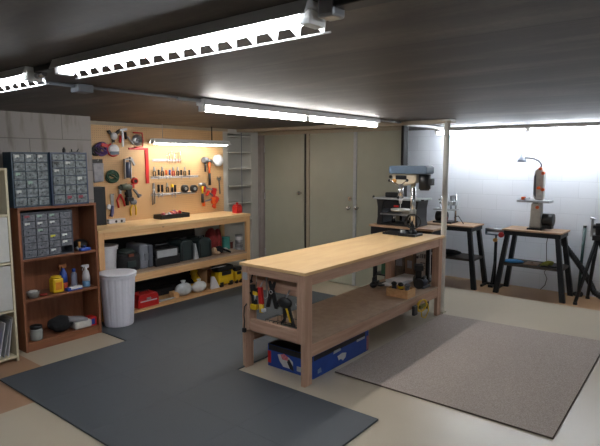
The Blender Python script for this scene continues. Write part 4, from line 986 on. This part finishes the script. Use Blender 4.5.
# wire basket on the shelf end
t = thing('wire_basket', 'dark wire basket on the shelf at the near end of the centre workbench', 'basket', (A0+.075, 2.45, .3265))
mb = MB()
for z in (.004, .05, .10): mb.tube([(0, 0, z), (.15, 0, z), (.15, .34, z), (0, .34, z), (0, 0, z)], .003, 5)
for k in range(9):
    y = .34*k/8; mb.tube([(0, y, .004), (0, y, .10)], .002, 5); mb.tube([(.15, y, .004), (.15, y, .10)], .002, 5); mb.tube([(0, y, .004), (.15, y, .004)], .002, 5)
mb.build('wire_frame', flat('dark_wire', (60, 62, 60), .4, metal=.5), t)
tag(MB().ball((0, 0, .03), .05, .1, .03, wob=.12, seed=8).build('rag', flat('grey_green_rag', (90, 94, 84), .9, bump=.3)), 'grey green rag lying in the dark wire basket', 'rag', loc=(A0+.15, 2.62, .3325))
t = thing('power_cable', 'black cord with plug dangling at the outer left leg of the centre workbench', 'cord', (A0-.012, B1-.06, 0))
MB().tube([(.04, 0, .56), (.0, .01, .52), (-.005, .012, .45), (.0, .01, .40), (-.004, .012, .345)], .005, 7).build('cord', M_BLACK, t)
MB().box(-.016, .008, -.004, .028, .31, .345).build('plug', M_BLACK, t, .004)
# blue tool carton
t = thing('tool_carton', 'long blue printed tool carton lying under the near end of the centre workbench', 'box', (3.12, 2.375, 0.0005), 0)
lx, ly, lz = .82, .47, .19
MB().box(0, lx, 0, ly, 0, lz).build('carton_body', M_BOXBLUE, t, .003)
MB().box(.004, lx-.004, .004, ly-.004, lz, lz+.0015).build('top_panel', M_BLACK, t)
MB().box(-.0015, 0, .004, ly-.01, lz-.05, lz-.004).box(.01, lx-.06, -.0015, 0, lz-.045, lz-.004).build('printed_band', M_BLACK, t)
MB().box(-.0015, 0, ly-.035, ly-.001, .03, .13).build('printed_band', M_RED, t)
# pictures on the carton: a pale motor tool seen from the side
MB().prism([(.20, .03), (.30, .03), (.34, .07), (.36, .12), (.30, .135), (.24, .12), (.20, .09)], -.0025, -.0012, 'yz').build('printed_picture', M_CLOTHW, t)
MB().prism([(.25, .09), (.31, .09), (.33, .125), (.29, .14), (.25, .12)], -.0035, -.0026, 'yz').build('printed_picture', M_PINK, t)
MB().prism([(.19, .02), (.23, .03), (.26, .08), (.24, .11), (.2, .06)], -.0035, -.0026, 'yz').build('printed_picture', M_BLACK, t)
MB().box(-.0025, 0, .10, .16, .03, .07).build('printed_panel', M_LGREY, t); MB().box(-.0025, 0, .015, .04, .03, .12).build('printed_panel', M_LGREY, t)
MB().prism([(.33, .09), (.40, .10), (.46, .085), (.45, .05), (.41, .03), (.38, .055), (.35, .05)], -.0030, -.0012, 'xz').build('printed_picture', M_CLOTHW, t)
for q in ([(.27, .125), (.38, .13), (.37, .15), (.28, .15)], [(.62, .13), (.75, .13), (.75, .15), (.62, .15)]): MB().prism(q, -.0030, -.0016, 'xz').build('printed_panel', M_LGREY, t)
MB().prism([(.06, .03), (.11, .03), (.10, .07), (.06, .06)], -.0030, -.0012, 'xz').build('printed_panel', flat('print_grey_blue', (120, 140, 170), .5), t)
MB().box(lx-.035, lx-.001, -.0015, 0, .01, .14).build('printed_band', flat('print_dull_red', (160, 110, 110), .5), t)

# shelf stores, far end of the centre bench
ZC = .3265
a = at(407.5, 299.5, z=ZC)
cx_, cy_ = a.x, a.y
t = thing('wooden_crate', 'small open plywood box holding black tools at the far end of the centre bench shelf', 'box', (cx_, cy_, ZC))
w_, d_, h_ = .17, .24, .085
MB().box(0, w_, 0, d_, 0, .008).box(0, w_, 0, .01, .008, h_).box(0, w_, d_-.01, d_, .008, h_).box(0, .01, .01, d_-.01, .008, h_).box(w_-.01, w_, .01, d_-.01, .008, h_).build('box_body', M_PINE, t, .001)
for i, (dy, m_, lb) in enumerate(((.195, M_BLACK, 'black knobbed tool leftmost in the small plywood box'), (.12, M_BLACK, 'black tool with yellow ring in the middle of the small plywood box'), (.045, M_GREY, 'grey tool at the right of the small plywood box'))):
    o = thing('hand_tool', lb, 'tool', (cx_+.08, cy_+dy, ZC+.0085))
    MB().cyl((0, 0, 0), (0, 0, .10), .028, .022).ball((0, 0, .11), .03, .03, .022).build('tool_body', m_, o)
    if i == 1: MB().lathe([(.0265, .07), (.029, .075), (.029, .09), (.025, .095)], n=16).build('ring', M_YELLOW, o)
t = thing('cordless_drill', 'black cordless drill lying at the far end of the centre bench shelf', 'drill', (at(418, 286, z=ZC).x, at(418, 286, z=ZC).y, ZC), .5); t.scale = (1.2,)*3
MB().cyl((-.12, 0, .045), (.10, 0, .045), .044, n=18).cyl((.10, 0, .045), (.15, 0, .045), .018).build('motor_body', M_BLACK, t)
MB().beam((-.03, .0, .05), (-.05, .0, .16), .05, .06).build('grip', M_BLACK, t); MB().box(-.10, .02, -.04, .04, .16, .205).build('battery', M_BLACK, t, .006)
MB().box(-.08, -.04, -.043, -.038, .165, .20).build('badge', flat('ochre', (150, 120, 60), .5), t)
t = thing('sander', 'dark blue and black sander beside the post on the centre bench shelf', 'sander', (at(427, 289, z=ZC).x+.05, at(427, 289, z=ZC).y+.07, ZC))
MB().box(-.08, .09, -.045, .045, 0, .02).build('pad', M_GREY, t, .003); MB().ball((0, 0, .055), .08, .05, .045).build('sander_body', flat('navy', (50, 56, 74), .4), t); MB().cyl((-.03, 0, .09), (.05, 0, .105), .018).build('handle', M_BLACK, t)
pp = at(399, 281, z=ZC)
t = thing('paper_stack', 'loose stack of white papers behind the plywood box on the centre bench shelf', 'papers', (pp.x-.05, min(pp.y, 2.76), ZC+.0005), .06)
MB().box(-.25, .22, -.10, .10, 0, .02).build('papers', M_PAPER, t, .001); MB().box(-.14, .28, -.10, .10, .0205, .040, Matrix.Rotation(-.1, 4, 'Z')).build('papers', M_PAPER, t, .001)
a = at(377, 281, y=2.58)
tag(MB().box(-.13, .16, -.06, .05, 0, .016).build('flat_board', M_BLKSTEEL, None, .003), 'thin black board lying left of the white papers on the centre bench shelf', 'board', loc=(at(385, 284, z=ZC).x, at(385, 284, z=ZC).y, ZC), rz=-.3)
a = at(368, 271, y=2.93)
t = thing('bar_clamp', 'black clamp lying at the back of the centre bench shelf, left of the papers', 'clamp', (a.x, 2.86, ZC))
MB().ball((0, 0, .032), .05, .04, .032).cyl((.04, 0, .04), (.11, 0, .055), .012).build('clamp_body', M_BLACK, t); MB().tube([(-.02, 0, .05), (-.02, .0, .11), (.06, 0, .13)], .006).build('arm', M_BLACK, t)
# hanging yellow cord on the long rail
a = at(420, 303, y=2.30)
t = thing('extension_cord', 'yellow and black cord bundle hanging from the shelf rail by the post', 'cord', (a.x-.03, 2.318, .245)); t.scale = (1.25, 1, 1.15)
mb = MB(); pts = []
for i in range(60):
    u = 2*PI*i/20; pts.append((.07+.085*math.cos(u)*(1+.1*math.sin(u*.4)), -.012-.008*math.sin(u*.5), -.02+.05*math.sin(u)))
mb.tube(pts, .006, 7); mb.tube([(.12, -.01, .01), (.18, -.012, -.03), (.20, -.012, -.10), (.13, -.015, -.15), (.07, -.012, -.12), (.06, -.01, -.05)], .005, 7); mb.build('cord', M_YELLOW, t)
MB().box(-.09, -.03, -.03, .0, -.075, .01).build('plug', M_BLACK, t, .006); MB().box(.02, .12, -.028, -.004, -.04, -.01).build('cable_tie', flat('olive_tie', (110, 110, 50), .6), t, .004)
MB().tube([(.05, .001, .03), (.05, -.02, .03), (.05, -.024, .05)], .003, 6).build('hook', M_SATIN, t)

# ================================================================= DRILL PRESS ON THE BENCH
ZA = .8795
t = thing('drill_press', 'bench drill press with slate blue belt cover on the centre workbench', 'drill press', (5.16, 2.585, ZA))
# local: head points to +y
MB().box(-.10, .09, -.08, .12, 0, .028).box(-.085, .075, .12, .32, 0, .022).box(-.07, .06, .0, .30, .022, .030).build('base', M_BLKSTEEL, t, .01, None, 3)
MB().lathe([(.05, .028), (.045, .05), (.03, .06), (.03, .085)], n=24).build('column_collar', M_BLKSTEEL, t)
MB().cyl((0, 0, .03), (0, 0, .66), .028, n=24).build('column', M_CHROME, t)
MB().cyl((0, .0, .215), (0, 0, .285), .036, n=20).beam((0, .03, .245), (0, .12, .245), .05, .035).build('table_bracket', M_CAST, t)
MB().lathe([(.0, .262), (.10, .262), (.105, .268), (.105, .283), (.0, .284)], (0, .15, 0), 32).build('work_table', flat('machined_iron', (176, 176, 172), .35, metal=.4), t)
MB().prism([(-.04, .57), (.13, .53), (.19, .55), (.225, .60), (.225, .665), (-.06, .665), (-.06, .59)], -.065, .065, 'yz').build('head', M_IVORY, t, .012, None, 3)
MB().prism([(-.18, .666), (.245, .666), (.255, .68), (.255, .742), (.235, .752), (-.16, .756), (-.19, .74), (-.19, .68)], -.09, .09, 'yz').build('belt_cover', M_SLATE, t, .01, None, 3)
MB().box(-.0675, -.0655, .05, .18, .605, .65).build('switch_panel', M_BLKSTEEL, t, .001)
MB().cyl((0, -.128, .51), (0, -.128, .662), .062, n=24).cyl((0, -.128, .495), (0, -.128, .51), .05).box(-.035, .035, -.22, -.185, .55, .62).build('motor', M_BLACK, t)
MB().cyl((0, .15, .40), (0, .15, .545), .026, .03, n=20).build('quill', M_CHROME, t); MB().cyl((0, .15, .34), (0, .15, .40), .014, .024, n=16).cyl((0, .15, .285), (0, .15, .34), .005).build('chuck', M_SATIN, t)
hb = MB().cyl((-.06, .10, .54), (-.125, .10, .54), .02); hb.build('feed_hub', M_SATIN, t)
for k in range(3):
    a_ = k*2*PI/3+.5; e = (-.155, .10+.12*math.cos(a_), .54+.12*math.sin(a_)); ar = MB().cyl((-.115, .10, .54), e, .006, n=8).build('feed_handle', M_CHROME, t); MB().ball(e, .016).build('handle_knob', M_BLACK, ar)
MB().cyl((-.0, .22, .62), (0, .27, .63), .008).ball((0, .28, .63), .018).build('depth_knob', M_BLACK, t)
MB().cyl((-.066, .19, .59), (-.085, .19, .59), .022, n=16).build('orange_switch', M_TAN, t)
pts = []
for i in range(64):
    u = 2*PI*i/24; pts.append((-.03-.01*math.sin(u*.3), -.02+.085*math.cos(u)*(1+.1*math.sin(u*.33)), .16+.075*math.sin(u)))
MB().tube(pts, .006, 7).build('power_cord', M_BLACK, t)
MB().lathe([(.03, .03), (.028, .045), (.02, .05), (.03, .06), (0, .062)], (-.05, .09, 0), 18).build('clamp_nut', M_LGREY, t)

# ================================================================= PLANER AND ITS STAND
t = thing('planer_stand', 'black machine stand with wooden top between the centre bench and the olive doors', 'stand', (5.47, 2.49, 0))
wy = .83; dx = .39
MB().box(0, dx, 0, wy, .895, .92).build('stand_top', M_STANDWOOD, t, .003)
MB().box(.015, dx-.015, .02, wy-.02, .80, .894).build('frame', M_BLKSTEEL, t, .002)
for x in (.03, dx-.07):
    for y in (.05, wy-.09): MB().box(x, x+.04, y, y+.04, 0, .80).build('leg', M_BLKSTEEL, t, .003)
MB().box(.03, dx-.03, .05, wy-.05, .30, .318).build('lower_shelf', M_BLKSTEEL, t, .002)
t = thing('thickness_planer', 'black thickness planer standing behind the drill press', 'planer', (5.50, 2.70, .9205))
W2 = .56
for y0 in (.02, W2-.09):
    poly = [(y0-.01, 0), (y0+.08, 0), (y0+.068, .09), (y0+.068, .21), (y0+.085, .305), (y0-.015, .305), (y0+.002, .21), (y0+.002, .09)]
    MB().prism(poly, .03, .30, 'yz').build('side_frame', M_BLACK, t, .006)
MB().box(.02, .31, .06, W2-.06, .0, .025).build('base', M_BLACK, t, .004)
MB().box(-.005, .33, -.02, W2+.02, .306, .324).build('top_plate', M_LGREY, t, .003)
MB().cyl((.05, -.055, .315), (.05, -.02, .315), .008).build('carry_handle', M_BLACK, t)
MB().cyl((.05, W2+.02, .315), (.05, W2+.055, .315), .008).ball((.05, W2+.045, .329), .016).build('carry_handle', M_BLACK, t)
MB().box(.04, .29, .09, W2-.09, .19, .305).build('cutter_head', M_BLKSTEEL, t, .01)
MB().box(.032, .042, .26, .32, .22, .24).build('dial', M_RED, t)
MB().prism([(.10, .13), (W2-.10, .13), (W2-.10, .145), (.10, .145)], -.04, .34, 'yz').build('feed_table', M_SATIN, t, .002)
for q in (.18, .38): MB().cyl((.15, q, .025), (.15, q, .13), .02).build('table_post', M_CHROME, t)
MB().box(.10, .26, .30, .48, .325, .385).build('motor_housing', M_BLACK, t, .012, None, 3)
MB().cyl((.12, .25, .325), (.10, .25, .37), .012).ball((.10, .25, .38), .02).build('crank', M_GREY, t)
# stores on its lower shelf
t = thing('paper_sack', 'white printed sack with a red dot under the planer stand', 'sack', (5.545, 2.585, .3185))
MB().box(0, .12, 0, .14, 0, .37).build('sack_body', flat('sack_white', (214, 208, 204), .7, var=.08, scale=9, bump=.2), t, .02, None, 3)
MB().cyl((-.0015, .115, .34), (.004, .115, .34), .014, n=14).build('red_dot', M_RED, t)
for (a0, a1, z0, z1) in ((.02, .035, .25, .30), (.045, .06, .25, .30), (.07, .082, .25, .30), (.095, .105, .25, .28), (.02, .08, .19, .20), (.02, .08, .16, .168), (.02, .07, .13, .138), (.11, .13, .24, .27)):
    MB().box(-.0012, .003, a0, a1, z0, z1).build('printed_line', flat('dull_print', (90, 84, 88), .7), t)
for i, (y, w_, h_, m_, lb) in enumerate(((2.735, .11, .30, flat('brown_carton', (120, 96, 76), .7), 'brown carton beside the white sack under the planer stand'), (2.86, .13, .33, flat('dull_mixed_carton', (104, 92, 80), .7, var=.35, scale=20), 'mottled brown carton in the middle of the planer stand shelf'), (3.00, .16, .22, M_GREEN, 'dark green box leftmost on the planer stand shelf'))):
    o = thing('storage_box', lb, 'box', (5.51, y, .3185)); MB().box(0, .2, 0, w_, 0, h_).build('box_body', m_, o, .004); MB().box(-.001, .1, .01, w_-.01, h_-.03, h_+.002).build('lid_strip', M_BLACK if i == 2 else M_CARD, o)
    if i < 2: MB().box(-.0015, 0, .02, w_-.03, h_*.4, h_*.7).build('printed_panel', M_CLOTHG, o)

# ================================================================= TOOL STANDS AT THE WHITE WALL
def splay_stand(label, y0, y1, xf, xr, zt, name='tool_stand', depth=.42, shelf=True):
    cx = (xf+xr)/2; cy = (y0+y1)/2
    t = thing(name, label, 'stand', (cx, cy, 0)); hw = (y1-y0)/2; hd = (xr-xf)/2
    MB().box(-hd, hd, -hw, hw, zt-.02, zt).build('stand_top', M_STANDWOOD, t, .003)
    MB().box(-hd+.01, hd-.01, -hw+.02, hw-.02, zt-.075, zt-.021).build('top_frame', M_BLKSTEEL, t, .003)
    sp = .07
    for sx in (-1, 1):
        for sy in (-1, 1):
            a = Vector((sx*(hd-.05), sy*(hw-.06), zt-.05)); b = Vector((sx*(hd-.0), sy*(hw+.045), .0))
            a2 = a.copy(); d = (b-a)
            l = MB(); k = .032
            v = [(a+Vector((i, j, 0))) for i, j in ((-k, -k*.8), (k, -k*.8), (k, k*.8), (-k, k*.8))]+[(b+Vector((i, j, 0))) for i, j in ((-k*.8, -k), (k*.8, -k), (k*.8, k), (-k*.8, k))]
            l.add(v, [(0,1,2,3),(7,6,5,4),(0,1,5,4),(1,2,6,5),(2,3,7,6),(3,0,4,7)]); l.build('leg', M_BLKSTEEL, t, .004)
    zz = .395
    if shelf:
        MB().box(-hd+.01, hd-.01, -hw-.015, hw+.015, zz-.03, zz).build('lower_shelf', flat('shelf_black_brown', (64, 56, 52), .5), t, .003)
    return t
splay_stand('black splayed tool stand with wooden top behind the post, holding the small silver machine', 2.50, 3.22, 6.70, 7.12, .83)
splay_stand('black splayed tool stand with wooden top holding the grey bandsaw', 1.44, 2.14, 6.74, 7.16, .83)
# band saw
t = thing('bandsaw', 'small grey bandsaw with orange knobs and gooseneck lamp on the right tool stand', 'bandsaw', (6.95, 1.80, .8305))
GS = flat('bandsaw_grey', (184, 182, 176), .45, metal=.1)
MB().box(-.09, .09, -.10, .08, 0, .02).build('foot_plate', M_BLKSTEEL, t, .006)
MB().prism([(-.075, .02), (.065, .02), (.06, .12), (.052, .33), (-.065, .33), (-.07, .12)], -.06, .07, 'yz').build('lower_housing', GS, t, .02, None, 4)
MB().box(-.11, .11, -.17, .21, .338, .366).build('saw_table', flat('table_grey', (178, 182, 188), .4, metal=.2), t, .004)
MB().box(-.05, .05, -.03, .03, .325, .345).build('trunnion', M_BLKSTEEL, t)
pr_ = [(-.085, .367), (.015, .367), (.042, .42), (.042, .66), (.03, .73), (.0, .76), (-.05, .76), (-.085, .72)]
MB().prism([(a_, b_) for a_, b_ in pr_], -.04, .045, 'yz').build('upper_housing', GS, t, .02, None, 4)
MB().prism([(.0, .40), (.034, .44), (.034, .66), (.012, .70)], -.052, -.04, 'yz').build('wheel_cover', M_GREY, t, .006)
for y, z in ((-.075, .70), (-.08, .50), (-.04, .755), (-.03, .28), (-.03, .52)):
    MB().cyl((-.04, y, z), (-.085, y, z), .019, n=14).cyl((-.04, y, z), (.0, y, z), .01).build('knob', M_ORANGE, t)
MB().box(-.10, -.03, .12, .16, .367, .405).build('fence_lock', M_ORANGE, t, .006)
MB().box(-.105, .105, .105, .12, .367, .39).build('rip_fence', M_SATIN, t)
MB().cyl((0, -.085, .13), (0, -.21, .13), .075, n=22).box(-.05, .05, -.20, -.09, .02, .06).build('motor', M_BLACK, t)
pts = [(-.02, -.03, .755), (-.02, -.04, .80), (-.02, -.01, .845), (-.02, .05, .875), (-.02, .11, .885), (-.02, .16, .887)]
MB().tube(pts, .011, 8).build('gooseneck', M_GREY, t)
MB().lathe([(.055, 0), (.05, .03), (.03, .055), (.026, .10), (.0, .11)], (-.02, .195, .835), 22).build('lamp_shade', flat('lamp_grey', (140, 148, 162), .35, metal=.4), t)
tag(MB().tube([(0, -.02, .80), (.0, .01, .62), (.01, .0, .40), (.0, -.03, .32), (.01, .02, .24), (.0, -.02, .16), (.0, .0, .07), (-.01, .05, .006)], .004, 6).build('extension_cord', M_BLACK), 'thin black cord hanging down the white wall behind the bandsaw stand', 'cord', loc=(7.245, 1.72, 0))
ZL = .3955
t = thing('cloth', 'light blue cloth lying on the lower shelf of the bandsaw stand', 'cloth', (6.86, 2.03, ZL))
MB().ball((0, 0, .016), .10, .125, .016, 20, 8, wob=.1, seed=4).build('folds', M_BLUECLOTH, t)
t = thing('hand_tools_heap', 'yellow green wire bundle at the right of the bandsaw stand shelf', 'wire bundle', (6.85, 1.58, ZL)); mb = MB()
for k in range(5): mb.torus((0, .0+.015*k, .03), .045+.004*k, .006, (.5, 1, .8+.1*k), 16, 6)
mb.build('wire', flat('yellow_green', (150, 150, 50), .5), t); MB().box(-.04, .04, -.1, .10, 0, .012).build('holder', M_BLACK, t, .002)
tag(MB().box(-.1, .1, -.08, .08, 0, .012).cyl((0, 0, .012), (0, 0, .03), .01).build('wood_offcut', M_STANDWOOD, None, .002), 'flat wooden offcut beside the light blue cloth on the bandsaw stand shelf', 'offcut', loc=(6.90, 1.80, ZL))
# small machine on the other stand
t = thing('mortiser', 'small silver and black machine with dark red parts on the tool stand behind the post', 'machine', (6.93, 2.97, .8305))
MB().box(-.12, .12, -.13, .14, 0, .02).build('base', M_BLKSTEEL, t, .005)
MB().cyl((-.02, -.02, .085), (-.02, .12, .085), .07, n=22).build('motor', M_BLACK, t)
MB().box(-.10, -.06, -.06, .0, .02, .09).build('red_cover', flat('dark_red_enamel', (120, 44, 50), .4), t, .01)
MB().box(-.09, .09, -.15, .15, .175, .19).build('work_table', M_SATIN, t, .003)
for q, z0, z1 in ((-.06, .19, .37), (-.13, .02, .40), (.085, .19, .36)): MB().cyl((.02, q, z0), (.02, q, z1), .013).build('column', M_CHROME, t)
MB().box(-.03, .05, -.15, -.03, .24, .30).box(-.02, .04, -.11, -.07, .30, .38).build('head', M_LGREY, t, .008)
MB().cyl((-.03, .085, .27), (.06, .085, .27), .006).cyl((0.02, .05, .31), (.02, .12, .31), .008).build('cross_handle', M_BLKSTEEL, t)
MB().cyl((-.03, -.09, .27), (-.06, -.09, .27), .03, n=18).build('hand_wheel', M_CHROME, t)
MB().tube([(0, -.12, .08), (0, -.18, .10), (-.02, -.24, .03), (-.04, -.27, .006)], .006).build('power_cord', M_BLACK, t)
heap('cloth_bag', M_CLOTHB, 'dark folded bag on the lower shelf of the tool stand behind the post', 'bag', (6.88, 2.95, ZL), .12, .22, .035, 12, .08)

# roller stand between the two tool stands
a = at(496, 229, x=7.1)
t = thing('roller_stand', 'folding roller stand with silver roller and red knob between the two tool stands', 'roller stand', (7.12, a.y, 0))
hr = .755
MB().cyl((0, -.115, hr-.0), (0, .13, hr), .028, n=20).build('roller', M_SATIN, t)
MB().box(-.03, .03, .13, .14, hr-.06, hr+.02).box(-.03, .03, -.125, -.115, hr-.06, hr+.02).box(-.025, .025, -.125, .14, hr-.07, hr-.055).build('roller_bracket', M_SLATE, t, .002)
MB().cyl((-.03, -.085, hr-.05), (-.075, -.085, hr-.05), .035, n=18).build('red_knob', M_RED, t)
MB().cyl((0, 0, .42), (0, 0, hr-.06), .013, n=12).build('inner_post', M_GREY, t)
MB().cyl((-.005, -.0, hr-.13), (-.05, -.0, hr-.13), .026, n=16).build('lock_knob', M_TAN, t)
MB().cyl((0, 0, .03), (0, .0, .64), .021, n=14).build('outer_post', M_BLKSTEEL, t)
MB().box(-.02, .02, -.12, .12, 0, .03).build('foot_bar', M_BLKSTEEL, t, .004)
for y in (-.12, .09): MB().box(-.20, -.021, y, y+.03, 0, .03).build('foot', M_BLACK, t, .005)
MB().beam((-.01, 0, .35), (-.12, .0, .03), .02, .02).box(-.16, -.08, -.03, .03, 0, .03).build('brace', M_BLKSTEEL, t)

# right edge: pole, hose, tripod
a = at(575, 293, x=7.2); b = at(580, 228, x=7.26)
t = thing('leaning_pole', 'dark green pole leaning on the white wall right of the bandsaw stand', 'pole', (7.17, 1.31, 0))
MB().cyl((0, 0, .02), (.085, -.01, .86), .017, n=14).build('shaft', flat('green_black_pole', (36, 62, 60), .4), t); MB().cyl((.085, -.01, .86), (.0875, -.01, .885), .02).build('end_cap', M_BLACK, t)
MB().ball((0, .02, .03), .03, .045, .03).cyl((-.01, -.02, .035), (.01, -.02, .035), .035).build('swivel_foot', M_BLACK, t)
t = thing('vacuum_hose', 'thick black hose sloping down the white wall to the floor at the right edge', 'hose', (7.16, 1.40, 0))
pts = [(.03, .14, .68), (.03, .06, .57), (.03, -.03, .46), (.02, -.13, .33), (.0, -.21, .20), (-.02, -.27, .09), (-.05, -.36, .046), (-.1, -.5, .04)]
mb = MB().tube(pts, .034, 14)
for i in range(len(pts)-1):
    for k in range(4):
        p = Vector(pts[i]).lerp(Vector(pts[i+1]), k/4); mb.torus(p, .035, .004, Vector(pts[i+1])-Vector(pts[i]), 14, 5)
mb.build('hose_body', M_BLACK, t); MB().cyl((.03, .14, .68), (.03, .20, .76), .03, .034, n=16).build('cuff', M_BLKSTEEL, t)
t = thing('tripod_stand', 'black tripod work stand with silver jaw clamp at the right edge', 'tripod', (6.92, 1.10, 0))
hub = Vector((.0, .0, .80))
for e in ((-.17, .16, 0), (.22, .10, 0), (-.10, -.32, 0)):
    MB().cyl(hub, Vector(e)+Vector((0, 0, .03)), .022, .02, n=12).cyl(Vector(e)+Vector((0, 0, .031)), Vector(e), .022, .026, n=12).build('leg', M_BLKSTEEL, t)
MB().cyl((0, 0, .76), (0, 0, .96), .028, n=14).box(-.05, .05, -.05, .05, .76, .82).build('hub', M_BLACK, t, .004)
MB().box(-.04, .04, -.14, .05, .90, .935).build('clamp_beam', M_BLKSTEEL, t, .005)
MB().box(-.03, .03, .05, .075, .80, 1.0).box(-.02, .02, .03, .05, .85, .95).cyl((0, .03, 1.0), (0, .09, 1.02), .014).build('jaw', M_SATIN, t, .005)
MB().box(-.03, .03, -.16, -.14, .85, .98).build('jaw', M_SATIN, t, .005)
